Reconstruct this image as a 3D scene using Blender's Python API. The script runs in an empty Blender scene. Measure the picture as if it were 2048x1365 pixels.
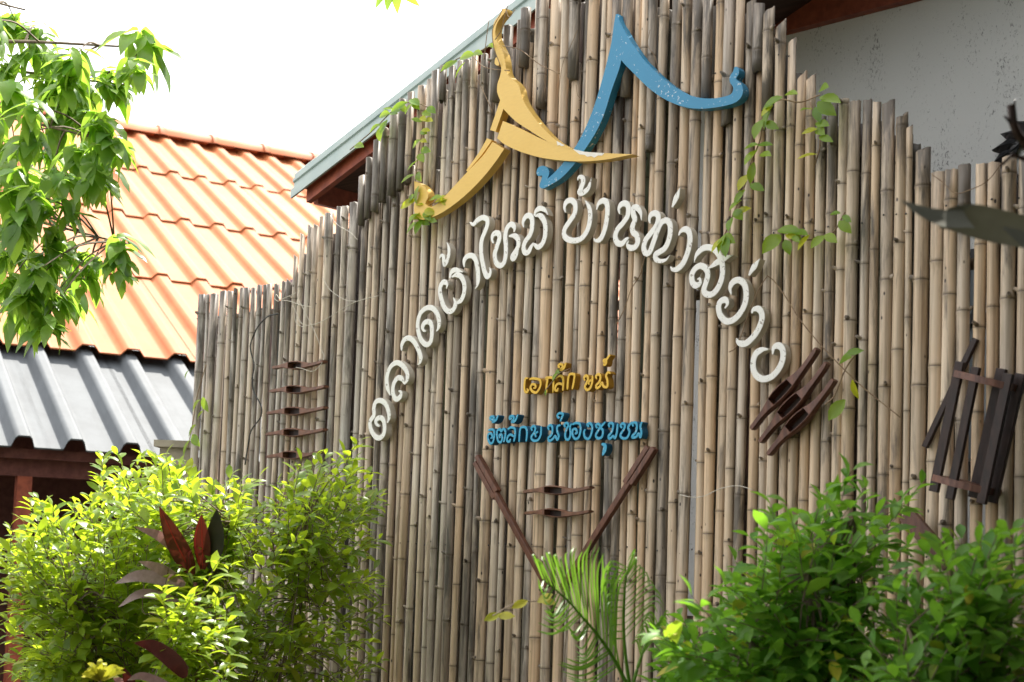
import bpy, bmesh, math, random
from mathutils import Vector, Matrix
import numpy as np
random.seed(7)
PI = math.pi
scn = bpy.context.scene
COL = scn.collection
# ------------------------------------------------------------------ camera, sky, sun, exposure
F = 2900.0                      # focal length in pixels of the 2048 px wide photograph
SH = 215.0                      # lens shift in the same pixels
PITCH, ROLL = math.radians(4), math.radians(2)
CAMP = Vector((0, 0, 1.6))
cam = bpy.data.cameras.new('camera'); camo = bpy.data.objects.new('camera', cam); COL.objects.link(camo)
R = Matrix.Rotation(PI/2 + PITCH, 3, 'X') @ Matrix.Rotation(ROLL, 3, 'Z')
camo.matrix_world = Matrix.Translation(CAMP) @ R.to_4x4()
cam.sensor_width = 36; cam.lens = F*36/2048; cam.shift_y = SH/2048
cam.clip_start = .05; cam.clip_end = 600
cam.dof.use_dof = True; cam.dof.focus_distance = 6.75; cam.dof.aperture_fstop = 3.2
scn.camera = camo
SUN_EL, SUN_AZ = math.radians(61), math.radians(24)     # azimuth from +Y towards +X: behind the fence, to the right
world = bpy.data.worlds.new('World'); scn.world = world; world.use_nodes = True
wn = world.node_tree.nodes; wl = world.node_tree.links
bg = wn['Background']
sky = wn.new('ShaderNodeTexSky'); sky.sky_type = 'NISHITA'; sky.sun_disc = False
sky.sun_elevation = SUN_EL; sky.sun_rotation = SUN_AZ; sky.dust_density = 4; sky.air_density = 1.0
veil = wn.new('ShaderNodeMix'); veil.data_type = 'RGBA'; veil.inputs[0].default_value = .72
veil.inputs[7].default_value = (9.5, 9.35, 9.1, 1)       # thin white cloud over the whole sky
wl.new(sky.outputs[0], veil.inputs[6]); wl.new(veil.outputs[2], bg.inputs[0])
bg.inputs[1].default_value = .122
sl = bpy.data.lights.new('sun', 'SUN'); sl.energy = 4.3; sl.angle = math.radians(.6); sl.color = (1, .95, .86)
slo = bpy.data.objects.new('sun', sl); COL.objects.link(slo)
SUND = Vector((math.cos(SUN_EL)*math.sin(SUN_AZ), math.cos(SUN_EL)*math.cos(SUN_AZ), math.sin(SUN_EL)))
slo.rotation_euler = SUND.to_track_quat('Z', 'Y').to_euler(); slo.location = (4, 4, 12)
vs = scn.view_settings; vs.view_transform = 'Standard'; vs.look = 'None'; vs.gamma = 1; vs.use_curve_mapping = False
vs.exposure = 1.5
scn.cycles.max_bounces = 8; scn.cycles.transparent_max_bounces = 8

# ------------------------------------------------------------------ geometry of the place
def ray(px, py):
    v = Vector(((px-1024)/F, -(py-682.5-SH)/F, -1))
    return R @ v
def at(px, py, Y):
    d = ray(px, py); return CAMP + d*(Y/d.y)
def proj(p):
    q = R.transposed() @ (Vector(p)-CAMP)
    if q.z >= -.01: return None
    return (1024 - F*q.x/q.z, 682.5 + SH + F*q.y/q.z)
P0 = Vector((0, 6.7, 0))
TH = math.atan2(3024, 2900)
DR = Vector((math.sin(TH), -math.cos(TH), 0))           # along the fence, towards the near right end
NF = Vector((-math.cos(TH), -math.sin(TH), 0))          # out of the fence, towards the viewer
def pf(px, py, off=0.0):                                # photograph point -> point on the fence plane moved out by off
    d = ray(px, py); t = (off - NF.dot(CAMP-P0))/NF.dot(d); return CAMP + d*t
def az(p): q = Vector(p)-P0; return (q.dot(DR), p[2])   # coordinates in the fence plane
def fp(a, z, off=0.0): return P0 + DR*a + NF*off + Vector((0, 0, z))
def fenceY(px): return pf(px, 900).y

# ------------------------------------------------------------------ object helpers
def mk(name, V, Fc, m=None, parent=None, smooth=False, loc=None, attr=None, bevel=0):
    me = bpy.data.meshes.new(name)
    o0 = Vector(loc) if loc is not None else None
    if o0 is not None and parent is None: V = [Vector(v)-o0 for v in V]
    me.from_pydata([tuple(v) for v in V], [], Fc)
    if smooth: me.polygons.foreach_set('use_smooth', [True]*len(me.polygons))
    for an, vals in (attr or {}).items():
        a = me.attributes.new(an, 'FLOAT', 'POINT'); a.data.foreach_set('value', vals)
    me.update()
    bm = bmesh.new(); bm.from_mesh(me)
    bmesh.ops.recalc_face_normals(bm, faces=bm.faces); bm.to_mesh(me); bm.free()
    if m: me.materials.append(m)
    o = bpy.data.objects.new(name, me); COL.objects.link(o)
    if parent is not None:
        o.parent = parent
        o.matrix_parent_inverse = Matrix.Identity(4)
        # V given in world space: bring it into the parent's space
        me.transform(wmat(parent).inverted())
    elif o0 is not None: o.location = o0
    return o
def wmat(o):
    M = o.matrix_basis.copy()
    while o.parent: o = o.parent; M = o.matrix_basis @ M
    return M
def tag(o, label=None, cat=None, group=None, kind=None):
    if label: o['label'] = label
    if cat: o['category'] = cat
    if group: o['group'] = group
    if kind: o['kind'] = kind
    return o
def empty(name, loc, label, cat, group=None):
    o = bpy.data.objects.new(name, None); COL.objects.link(o); o.location = loc; o.empty_display_size = .1
    return tag(o, label, cat, group)
class MB:
    def __init__(s): s.V, s.F = [], []
    def add(s, V, Fc):
        n = len(s.V); s.V += [Vector(v) for v in V]; s.F += [[i+n for i in f] for f in Fc]; return s
    def box(s, c, ux, uy, uz):                          # centre and three half axes
        c, ux, uy, uz = map(Vector, (c, ux, uy, uz))
        V = [c+ux*i+uy*j+uz*k for i in (-1, 1) for j in (-1, 1) for k in (-1, 1)]
        return s.add(V, [[0,1,3,2],[4,6,7,5],[0,4,5,1],[2,3,7,6],[0,2,6,4],[1,5,7,3]])
    def tube(s, P, r, n=5, r2=None, cap=True):
        P = [Vector(p) for p in P]; m = len(P); V, Fc = [], []
        for i, p in enumerate(P):
            t = (P[min(i+1, m-1)]-P[max(i-1, 0)]).normalized()
            a = t.cross(Vector((0.31, .2, 1)) if abs(t.z) < .9 else Vector((1, .2, .1))).normalized(); b = t.cross(a)
            rr = r if r2 is None else r+(r2-r)*i/(m-1)
            V += [p+(a*math.cos(2*PI*k/n)+b*math.sin(2*PI*k/n))*rr for k in range(n)]
        for i in range(m-1):
            Fc += [[i*n+k, i*n+(k+1)%n, (i+1)*n+(k+1)%n, (i+1)*n+k] for k in range(n)]
        if cap: Fc += [list(range(n))[::-1], [(m-1)*n+k for k in range(n)]]
        return s.add(V, Fc)
    def build(s, name, m, parent=None, **k): return mk(name, s.V, s.F, m, parent, **k)
def crom(P, sub=6):                                     # smooth curve through points
    P = [np.array(p, float) for p in P]; out = []
    Q = [2*P[0]-P[1]] + P + [2*P[-1]-P[-2]]
    for i in range(1, len(Q)-2):
        a, b, c, d = Q[i-1], Q[i], Q[i+1], Q[i+2]
        for k in range(sub):
            t = k/sub
            out.append(.5*((2*b)+(c-a)*t+(2*a-5*b+4*c-d)*t*t+(3*b-a-3*c+d)*t**3))
    out.append(P[-1]); return out

# ------------------------------------------------------------------ materials
def newmat(name):
    m = bpy.data.materials.new(name); m.use_nodes = True
    return m, m.node_tree.nodes, m.node_tree.links, m.node_tree.nodes['Principled BSDF']
def ramp(n, stops, interp='LINEAR'):
    r = n.new('ShaderNodeValToRGB'); e = r.color_ramp; e.interpolation = interp
    while len(e.elements) < len(stops): e.elements.new(.5)
    for el, (p, c) in zip(e.elements, stops):
        el.position = p; el.color = (*c, 1) if len(c) == 3 else c
    return r
def noise(n, l, scale, detail=4, vec=None, rough=.55, dist=0):
    t = n.new('ShaderNodeTexNoise'); t.inputs['Scale'].default_value = scale; t.inputs['Detail'].default_value = detail
    t.inputs['Roughness'].default_value = rough; t.inputs['Distortion'].default_value = dist
    if vec: l.new(vec, t.inputs['Vector'])
    return t
def mapping(n, l, sc, src='Object'):
    tc = n.new('ShaderNodeTexCoord'); mp = n.new('ShaderNodeMapping'); mp.inputs['Scale'].default_value = sc
    l.new(tc.outputs[src], mp.inputs[0]); return mp.outputs[0]
def mixc(n, l, a, b, f, mode='MIX'):
    x = n.new('ShaderNodeMix'); x.data_type = 'RGBA'; x.blend_type = mode
    for k, v in ((0, f), (6, a), (7, b)):
        if isinstance(v, (int, float)): x.inputs[k].default_value = v
        elif isinstance(v, tuple): x.inputs[k].default_value = (*v, 1)
        else: l.new(v, x.inputs[k])
    return x.outputs[2]
def bump(n, l, b, h, st=.3, d=.01):
    x = n.new('ShaderNodeBump'); x.inputs['Strength'].default_value = st; x.inputs['Distance'].default_value = d
    l.new(h, x.inputs['Height']); l.new(x.outputs[0], b.inputs['Normal'])
def plain(name, ca, cb, scale=8, sc=(1, 1, 1), rough=.7, bst=.3, spec=.3, lo=.35, hi=.65):
    m, n, l, b = newmat(name); v = mapping(n, l, sc)
    t = noise(n, l, scale, 6, v); r = ramp(n, [(lo, ca), (hi, cb)]); l.new(t.outputs[0], r.inputs[0])
    l.new(r.outputs[0], b.inputs['Base Color']); b.inputs['Roughness'].default_value = rough
    b.inputs['Specular IOR Level'].default_value = spec
    if bst: bump(n, l, b, t.outputs[0], bst, .004)
    return m
def tile_mat(name, ca, cb, dirt):
    m, n, l, b = newmat(name); oi = n.new('ShaderNodeObjectInfo'); v = mapping(n, l, (1, 1, 1))
    r = ramp(n, [(0, ca), (1, cb)]); l.new(oi.outputs['Random'], r.inputs[0])
    t = noise(n, l, 3, 6, v, .65); rr = ramp(n, [(.3, (.8, .78, .76)), (.6, (1.05, 1.03, 1))]); l.new(t.outputs[0], rr.inputs[0])
    c = mixc(n, l, r.outputs[0], rr.outputs[0], 1, 'MULTIPLY')
    tc = n.new('ShaderNodeTexCoord'); mp = n.new('ShaderNodeMapping'); mp.inputs['Scale'].default_value = (9, 1.1, 1); l.new(tc.outputs['Object'], mp.inputs[0])
    ad = n.new('ShaderNodeVectorMath'); l.new(mp.outputs[0], ad.inputs[0]); cm = n.new('ShaderNodeCombineXYZ'); mu = n.new('ShaderNodeMath'); mu.operation = 'MULTIPLY'; mu.inputs[1].default_value = 53
    l.new(oi.outputs['Random'], mu.inputs[0]); l.new(mu.outputs[0], cm.inputs[1]); l.new(cm.outputs[0], ad.inputs[1])
    d = noise(n, l, 1, 6, ad.outputs[0], .7); dr = ramp(n, [(.55, (0, 0, 0)), (.8, (.75, .75, .75))]); l.new(d.outputs[0], dr.inputs[0])
    c = mixc(n, l, c, dirt, dr.outputs[0]); l.new(c, b.inputs['Base Color']); b.inputs['Roughness'].default_value = .65; b.inputs['Specular IOR Level'].default_value = .25
    bump(n, l, b, d.outputs[0], .2, .004); return m
def bamboo_mat():
    m, n, l, b = newmat('bamboo')
    oi = n.new('ShaderNodeObjectInfo'); tc = n.new('ShaderNodeTexCoord')
    add = n.new('ShaderNodeVectorMath'); add.operation = 'ADD'; l.new(tc.outputs['Object'], add.inputs[0])
    cmb = n.new('ShaderNodeCombineXYZ'); mul = n.new('ShaderNodeMath'); mul.operation = 'MULTIPLY'; mul.inputs[1].default_value = 37
    l.new(oi.outputs['Random'], mul.inputs[0]); l.new(mul.outputs[0], cmb.inputs[0]); l.new(mul.outputs[0], cmb.inputs[2]); l.new(cmb.outputs[0], add.inputs[1])
    def mp(sc):
        q = n.new('ShaderNodeMapping'); q.inputs['Scale'].default_value = sc; l.new(add.outputs[0], q.inputs[0]); return q.outputs[0]
    at_ = n.new('ShaderNodeAttribute'); at_.attribute_name = 'nodemark'
    wea = n.new('ShaderNodeAttribute'); wea.attribute_name = 'weather'
    base = oi.outputs['Color']
    s1 = noise(n, l, 1, 5, mp((70, 70, 1.6)))           # long fibre streaks
    r1 = ramp(n, [(.3, (.5, .46, .43)), (.5, (1, 1, 1)), (.75, (1.18, 1.15, 1.1))]); l.new(s1.outputs[0], r1.inputs[0])
    c = mixc(n, l, base, r1.outputs[0], .8, 'MULTIPLY')
    s2 = noise(n, l, 1, 4, mp((6, 6, 1.3)))             # broad blotches: tan under grey
    r2 = ramp(n, [(.35, (0, 0, 0)), (.68, (1, 1, 1))]); l.new(s2.outputs[0], r2.inputs[0])
    c2 = mixc(n, l, c, (1.06, .93, .79), r2.outputs[0], 'MULTIPLY')
    # weathering: dark grey mould in long patches
    s3 = noise(n, l, 1, 6, mp((22, 22, 2.2)), .65, .4)
    ad = n.new('ShaderNodeMath'); ad.operation = 'MULTIPLY_ADD'; ad.inputs[1].default_value = .42; l.new(wea.outputs['Fac'], ad.inputs[0]); l.new(s3.outputs[0], ad.inputs[2])
    r3 = ramp(n, [(.58, (0, 0, 0)), (.74, (.9, .9, .9))]); l.new(ad.outputs[0], r3.inputs[0])
    c3 = mixc(n, l, c2, (.085, .075, .065), r3.outputs[0])
    # insect holes and specks
    vo = n.new('ShaderNodeTexVoronoi'); vo.inputs['Scale'].default_value = 1; l.new(mp((16, 16, 9)), vo.inputs['Vector'])
    r4 = ramp(n, [(.05, (1, 1, 1)), (.09, (0, 0, 0))]); l.new(vo.outputs['Distance'], r4.inputs[0])
    c4 = mixc(n, l, c3, (.04, .03, .025), r4.outputs[0])
    nm = n.new('ShaderNodeMath'); nm.operation = 'MULTIPLY'; nm.inputs[1].default_value = .95; l.new(at_.outputs['Fac'], nm.inputs[0])
    c5 = mixc(n, l, c4, (.1, .075, .05), nm.outputs[0])
    l.new(c5, b.inputs['Base Color'])
    b.inputs['Roughness'].default_value = .5; b.inputs['Specular IOR Level'].default_value = .35
    h = n.new('ShaderNodeMath'); h.operation = 'SUBTRACT'; l.new(s1.outputs[0], h.inputs[0]); l.new(r4.outputs[0], h.inputs[1])
    bump(n, l, b, h.outputs[0], .35, .002)
    return m
def paint(name, col, side, chips=None, rough=.45, grain=True, chipsc=30, chipth=.7, bst=.12):
    m, n, l, b = newmat(name); v = mapping(n, l, (1, 1, 1))
    t = noise(n, l, 5, 5, v); c = mixc(n, l, col, side, t.outputs[0])
    if grain:
        g = noise(n, l, 1, 4, mapping(n, l, (25, 25, 120))); rr = ramp(n, [(.3, (.95, .94, .93)), (.6, (1, 1, 1))]); l.new(g.outputs[0], rr.inputs[0])
        c = mixc(n, l, c, rr.outputs[0], 1, 'MULTIPLY')
    if chips:
        k = noise(n, l, chipsc, 6, v, .7); big = noise(n, l, 3.5, 2, v)
        ad = n.new('ShaderNodeMath'); ad.operation = 'MULTIPLY_ADD'; ad.inputs[1].default_value = .22; l.new(big.outputs[0], ad.inputs[0]); l.new(k.outputs[0], ad.inputs[2])
        rr = ramp(n, [(chipth, (0, 0, 0)), (chipth+.015, (1, 1, 1))]); l.new(ad.outputs[0], rr.inputs[0])
        c = mixc(n, l, c, chips, rr.outputs[0])
    l.new(c, b.inputs['Base Color']); b.inputs['Roughness'].default_value = rough
    b.inputs['Specular IOR Level'].default_value = .35
    bump(n, l, b, t.outputs[0], bst, .003)
    return m
def leaf_mat(name, dark, light, trans, tmix=.42, rough=.38, yellow=None, ythr=.95):
    m, n, l, b = newmat(name); out = n['Material Output']
    a = n.new('ShaderNodeAttribute'); a.attribute_name = 'tint'; oi = n.new('ShaderNodeObjectInfo')
    s = n.new('ShaderNodeMath'); s.operation = 'ADD'; l.new(a.outputs['Fac'], s.inputs[0]); l.new(oi.outputs['Random'], s.inputs[1])
    fr = n.new('ShaderNodeMath'); fr.operation = 'FRACT'; l.new(s.outputs[0], fr.inputs[0])
    st = [(0, dark), (.9, light)]
    if yellow: st = [(0, dark), (ythr-.04, light), (ythr, yellow), (1, yellow)]
    r = ramp(n, st); l.new(fr.outputs[0], r.inputs[0])
    v = mapping(n, l, (1, 1, 1)); t = noise(n, l, 60, 3, v); rr = ramp(n, [(.3, (.78, .78, .78)), (.7, (1.1, 1.1, 1.1))]); l.new(t.outputs[0], rr.inputs[0])
    c = mixc(n, l, r.outputs[0], rr.outputs[0], 1, 'MULTIPLY')
    l.new(c, b.inputs['Base Color']); b.inputs['Roughness'].default_value = rough; b.inputs['Specular IOR Level'].default_value = .45
    tr = n.new('ShaderNodeBsdfTranslucent'); tc = mixc(n, l, c, trans, .6); l.new(tc, tr.inputs[0])
    mx = n.new('ShaderNodeMixShader'); mx.inputs[0].default_value = tmix
    l.new(b.outputs[0], mx.inputs[1]); l.new(tr.outputs[0], mx.inputs[2]); l.new(mx.outputs[0], out.inputs[0])
    return m
M = {}
M['bamboo'] = bamboo_mat()
M['white'] = paint('white_paint', (.82, .81, .78), (.74, .73, .69), (.34, .31, .27), .5, False, 60, .738)
M['yellow'] = paint('yellow_paint', (.74, .5, .14), (.68, .43, .1), None, .38, True, bst=.04)
M['yellow_small'] = paint('yellow_letter_paint', (.74, .47, .06), (.66, .4, .04), None, .4, False)
M['blue'] = paint('blue_paint', (.035, .24, .42), (.03, .2, .36), (.55, .62, .66), .4, False, 60, .738)
M['blue_small'] = paint('blue_letter_paint', (.03, .33, .52), (.025, .27, .45), (.5, .6, .65), .35, False, 90, .74)
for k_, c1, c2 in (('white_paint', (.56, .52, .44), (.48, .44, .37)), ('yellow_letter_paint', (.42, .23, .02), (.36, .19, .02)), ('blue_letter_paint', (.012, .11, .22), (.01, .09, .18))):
    M[k_+'_edge'] = plain(k_+'_shaded_cut_edge', c1, c2, 14, (1, 1, 1), .65, .2)  # darker tone for the cut edges, with side shade put into the colour
M['bare'] = plain('bare_primer', (.72, .68, .6), (.8, .77, .7), 30)
M['rawwood'] = plain('raw_ply', (.5, .36, .2), (.36, .24, .12), 20, (1, 1, 4))
M['dwood'] = plain('dark_wood', (.075, .028, .018), (.16, .065, .04), 10, (6, 6, 1.5), .45, .4, .4)
M['shuttle'] = plain('shuttle_wood', (.1, .042, .026), (.2, .09, .052), 9, (4, 4, 4), .42, .4, .4)
M['blackwood'] = plain('black_wood', (.016, .008, .007), (.036, .017, .013), 10, (6, 6, 1.5), .5, .4, .35)
M['redwood'] = plain('red_timber', (.2, .05, .03), (.32, .085, .045), 7, (3, 3, 3), .5, .3, .3)
M['maroon'] = plain('maroon_timber', (.09, .03, .025), (.14, .05, .04), 7, (3, 3, 3), .5, .3, .3)
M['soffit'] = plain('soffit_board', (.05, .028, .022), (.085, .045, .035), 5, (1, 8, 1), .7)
M['trim'] = plain('green_metal_trim', (.3, .38, .37), (.38, .45, .43), 6, (1, 1, 1), .35, .1, .5)
M['tile'] = tile_mat('orange_tile', (.37, .125, .047), (.43, .155, .06), (.25, .11, .06))
M['ridge'] = tile_mat('ridge_tile', (.36, .11, .045), (.46, .16, .07), (.1, .08, .07))
M['gray'] = tile_mat('gray_sheet', (.095, .107, .12), (.112, .125, .138), (.06, .065, .07))
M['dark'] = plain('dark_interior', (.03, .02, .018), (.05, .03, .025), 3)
M['black'] = plain('black_iron', (.012, .012, .014), (.025, .025, .028), 20, (1, 1, 1), .4, .2, .5)
M['glass'] = plain('window_glass', (.25, .28, .3), (.32, .35, .37), 2, (1, 1, 1), .1, 0, .5)
M['wire'] = plain('pale_wire', (.5, .46, .4), (.62, .58, .5), 20)
M['cable'] = plain('black_cable', (.03, .03, .03), (.05, .05, .05), 20, (1, 1, 1), .5)
M['twig'] = plain('dry_twig', (.16, .1, .06), (.3, .21, .13), 30)
M['bark'] = plain('bark', (.1, .075, .05), (.22, .17, .12), 14, (3, 3, 1), .8, .6)
M['soil'] = plain('soil', (.035, .04, .02), (.09, .075, .045), 3, (1, 1, 1), .9, .5)
M['stone'] = plain('weathered_post', (.25, .22, .17), (.36, .32, .25), 9, (1, 1, 1), .8, .5)
def stucco():
    m, n, l, b = newmat('grey_stucco'); v = mapping(n, l, (1, 1, .55)); v1 = mapping(n, l, (1, 1, 1))
    t = noise(n, l, 2.2, 3, v1); c = mixc(n, l, (.62, .635, .625), (.70, .715, .70), t.outputs[0])
    k = noise(n, l, 85, 5, v, .8, .5); big = noise(n, l, 5, 3, v)
    ad = n.new('ShaderNodeMath'); ad.operation = 'MULTIPLY_ADD'; ad.inputs[1].default_value = .4; l.new(big.outputs[0], ad.inputs[0]); l.new(k.outputs[0], ad.inputs[2])
    rr = ramp(n, [(.8, (0, 0, 0)), (.86, (.8, .8, .8))]); l.new(ad.outputs[0], rr.inputs[0])
    c = mixc(n, l, c, (.14, .15, .15), rr.outputs[0]); l.new(c, b.inputs['Base Color']); b.inputs['Roughness'].default_value = .9
    bump(n, l, b, k.outputs[0], .5, .006); return m
M['stucco'] = stucco()
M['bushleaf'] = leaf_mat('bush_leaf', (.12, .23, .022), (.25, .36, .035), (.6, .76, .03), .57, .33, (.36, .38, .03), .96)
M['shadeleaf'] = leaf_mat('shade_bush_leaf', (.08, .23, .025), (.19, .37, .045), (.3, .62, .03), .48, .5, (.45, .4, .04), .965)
M['treeleaf'] = leaf_mat('tree_leaf', (.07, .18, .035), (.24, .37, .08), (.48, .76, .06), .62, .3)
M['crownleaf'] = leaf_mat('crown_leaf', (.035, .05, .02), (.06, .085, .03), (.08, .12, .03), .2, .5)  # leaves of the added trees, kept dark to curb green bounce light
M['vineleaf'] = leaf_mat('vine_leaf', (.1, .24, .018), (.26, .4, .03), (.5, .7, .02), .52, .35, (.5, .5, .03), .8)
M['palmleaf'] = leaf_mat('palm_leaf', (.08, .2, .02), (.16, .3, .04), (.25, .5, .03), .4, .4)
M['redleaf'] = leaf_mat('red_leaf', (.05, .014, .014), (.11, .022, .018), (.16, .02, .01), .14, .3)
M['darkleaf'] = plain('dark_leaf', (.02, .022, .018), (.045, .04, .03), 9, (1, 1, 1), .35, .1, .4)
M['redrib'] = plain('red_leaf_edge', (.3, .025, .02), (.42, .04, .03), 9, (1, 1, 1), .4, .1)
M['palered'] = leaf_mat('pale_purple_leaf', (.28, .18, .18), (.4, .3, .29), (.3, .12, .1), .3, .35)
M['crotonleaf'] = leaf_mat('croton_leaf', (.3, .32, .03), (.45, .42, .04), (.5, .5, .03), .35, .35)
M['dryleaf'] = plain('dull_leaf', (.26, .26, .225), (.36, .36, .32), 8, (1, 1, 1), .85, .2, .08)

# ------------------------------------------------------------------ the ground
g = mk('ground', [(-150, -60, 0), (150, -60, 0), (150, 300, 0), (-150, 300, 0)], [[0, 1, 2, 3]], M['soil']); g['kind'] = 'structure'

# ------------------------------------------------------------------ leaves
def leaf_mesh(name, mat, w=.42, bend=.25, fold=.18, shape='oval', n=4, wave=0):
    V, Fc = [], []; rnd = random.Random(name)
    for i in range(n+1):
        t = i/n
        if shape == 'oval': ww = w*.5*math.sin(PI*min(1, t*.97+.03))**.8
        elif shape == 'obov': ww = w*.5*math.sin(PI*t**1.25)**.75 if 0 < t < 1 else 0
        else: ww = w*.5*(math.sin(PI*t**.8)**.9 if 0 < t < 1 else 0)
        ww = max(ww, .006)
        z = -bend*t*t; wv = wave*math.sin(t*9+rnd.random()*2)
        V += [(-ww, t, z+fold*ww+wv), (0, t, z), (ww, t, z+fold*ww-wv)]
    for i in range(n):
        a = i*3; Fc += [[a, a+1, a+4, a+3], [a+1, a+2, a+5, a+4]]
    me = bpy.data.meshes.new(name); me.from_pydata(V, [], Fc)
    me.polygons.foreach_set('use_smooth', [True]*len(me.polygons))
    at_ = me.attributes.new('tint', 'FLOAT', 'POINT'); at_.data.foreach_set('value', [0]*len(V))
    me.materials.append(mat); return me
def frame(p, fwd, up, s):
    y = Vector(fwd).normalized(); x = y.cross(Vector(up))
    if x.length < 1e-4: x = y.cross(Vector((1, 0, .3)))
    x.normalize(); z = x.cross(y)
    return Matrix(((x.x*s, y.x*s, z.x*s, p[0]), (x.y*s, y.y*s, z.y*s, p[1]), (x.z*s, y.z*s, z.z*s, p[2]), (0, 0, 0, 1)))
def place_leaves(parent, mats, meshes, keep=300, name='leaf'):
    """leaves of one plant: the largest in view as parts, the rest joined into one part"""
    sc = []
    for i, Mx in enumerate(mats):
        p = Mx.translation; q = proj(p + Vector(Mx.col[1][:3])*.5)
        vis = q and -20 < q[0] < 2068 and -20 < q[1] < 1385
        sc.append((-(Mx.col[1][:3][0]**2+Mx.col[1][1]**2+Mx.col[1][2]**2)**.5/max((p-CAMP).length, .1) if vis else 1, i))
    order = [i for s, i in sorted(sc)]
    inv = wmat(parent).inverted()
    for i in order[:keep]:
        o = bpy.data.objects.new(name, meshes[i % len(meshes)]); COL.objects.link(o)
        o.parent = parent; o.matrix_basis = inv @ mats[i]
    rest = order[keep:]
    if rest:
        AV, AF, AT = [], [], []; n0 = 0
        base = [(np.array([tuple(v.co)+(1,) for v in me.vertices]), [list(p.vertices) for p in me.polygons]) for me in meshes]
        for i in rest:
            bv, bf = base[i % len(meshes)]
            w = bv @ np.array(inv @ mats[i]).T
            AV.append(w[:, :3]); AF += [[k+n0 for k in f] for f in bf]; AT += [random.random()]*len(bv); n0 += len(bv)
        me = bpy.data.meshes.new('foliage'); me.from_pydata(np.concatenate(AV).tolist(), [], AF)
        me.polygons.foreach_set('use_smooth', [True]*len(me.polygons))
        a = me.attributes.new('tint', 'FLOAT', 'POINT'); a.data.foreach_set('value', AT)
        me.materials.append(meshes[0].materials[0])
        o = bpy.data.objects.new('foliage', me); COL.objects.link(o); o.parent = parent; o['kind'] = 'stuff'
def blade(path, width, up, mat, parent, name='leaf', fold=.15, smooth=True, wf=None):
    """a single long leaf along a path of points; width in metres"""
    P = [Vector(p) for p in crom(path, 5)]; m = len(P); V, Fc = [], []
    for i, p in enumerate(P):
        t = i/(m-1); d = (P[min(i+1, m-1)]-P[max(i-1, 0)]).normalized(); s = d.cross(Vector(up)).normalized(); nn = s.cross(d)
        w = width*.5*(wf(t) if wf else max(.04, math.sin(PI*min(1, .06+.94*t**.85))**.8))
        V += [p-s*w+nn*fold*w, p, p+s*w+nn*fold*w]
    for i in range(m-1):
        a = i*3; Fc += [[a, a+1, a+4, a+3], [a+1, a+2, a+5, a+4]]
    return mk(name, V, Fc, mat, parent, smooth=smooth)
def inpoly(x, y, P):
    r = False; j = len(P)-1
    for i in range(len(P)):
        (xi, yi), (xj, yj) = P[i], P[j]
        if (yi > y) != (yj > y) and x < (xj-xi)*(y-yi)/(yj-yi)+xi: r = not r
        j = i
    return r
def bush(name, label, poly, dep, nsh, L, mat, roots, seed, dens=None, shoot=(.14, .26), step=.017, shape='obov', w=.45, up=.55):
    rnd = random.Random(seed)
    root = empty(name, (roots[0][0], roots[0][1], 0), label, 'bush')
    xs = [p[0] for p in poly]; ys = [p[1] for p in poly]
    meshes = [leaf_mesh('leaf', mat, w*rnd.uniform(.85, 1.15), rnd.uniform(.05, .4), rnd.uniform(.1, .5), shape) for k in range(4)]
    tips = []
    while len(tips) < nsh:
        x, y = rnd.uniform(min(xs), max(xs)), rnd.uniform(min(ys), max(ys))
        if not inpoly(x, y, poly): continue
        if dens and rnd.random() > dens(x, y): continue
        d0, d1 = dep(x, y); tips.append(at(x, y, rnd.uniform(d0, d1)))
    mains = []
    cen = sum(tips, Vector())/len(tips)
    for k in range(16):                                 # the main stems
        r = roots[k % len(roots)]; b = Vector((r[0]+rnd.uniform(-.12, .12), r[1]+rnd.uniform(-.1, .1), 0))
        t = rnd.choice(tips); t = b.lerp(t, .92)
        mid = b.lerp(t, .5)+Vector((rnd.uniform(-.08, .08), rnd.uniform(-.06, .06), .1))
        P = [Vector(p) for p in crom([b, mid, t], 8)]
        mains.append(P); MB().tube(P, rnd.uniform(.009, .014), 5, .003).build('stem', M['bark'], root, smooth=True)
    nodes = [p for P in mains for p in P[4:]]
    tw = MB(); mats = []
    for t in tips:
        q = min(nodes, key=lambda p: (p-t).length+rnd.random()*.1)
        d = (t-q); ln = rnd.uniform(*shoot)
        out = (t-cen); out.z *= .6
        dirn = (d.normalized()*.7+out.normalized()*.5+Vector((rnd.uniform(-.5, .5), rnd.uniform(-.5, .3), up+rnd.uniform(-.3, .5)))).normalized()
        s0 = t-dirn*ln
        path = [Vector(p) for p in crom([q, q.lerp(s0, .6)+Vector((0, 0, .03)), s0, s0+dirn*ln*.55+Vector((0, 0, .01)), t], 3)]
        tw.tube(path, .003, 4, .0012, cap=False)
        nl = int(ln/step); ph = rnd.uniform(0, 6.28)
        sx = dirn.cross(Vector((0, 0, 1))).normalized(); sy = sx.cross(dirn)
        for k in range(nl+1):
            f = k/nl; p = s0.lerp(t, f)
            a = ph+k*2.4; rad = sx*math.cos(a)+sy*math.sin(a)*.55
            fw = (dirn*(.35+.5*f)+rad*.9+Vector((rnd.uniform(-.2, .2), rnd.uniform(-.2, .2), rnd.uniform(-.1, .25)))).normalized()
            sz = L*rnd.uniform(.7, 1.15)*(1-.35*f*f)
            mats.append(frame(p, fw, (rnd.uniform(-.5, .5), rnd.uniform(-.6, .3), 1), sz))
    o = tw.build('twigs', M['bark'], root); o['kind'] = 'stuff'
    place_leaves(root, mats, meshes, 300)
    return root

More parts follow.
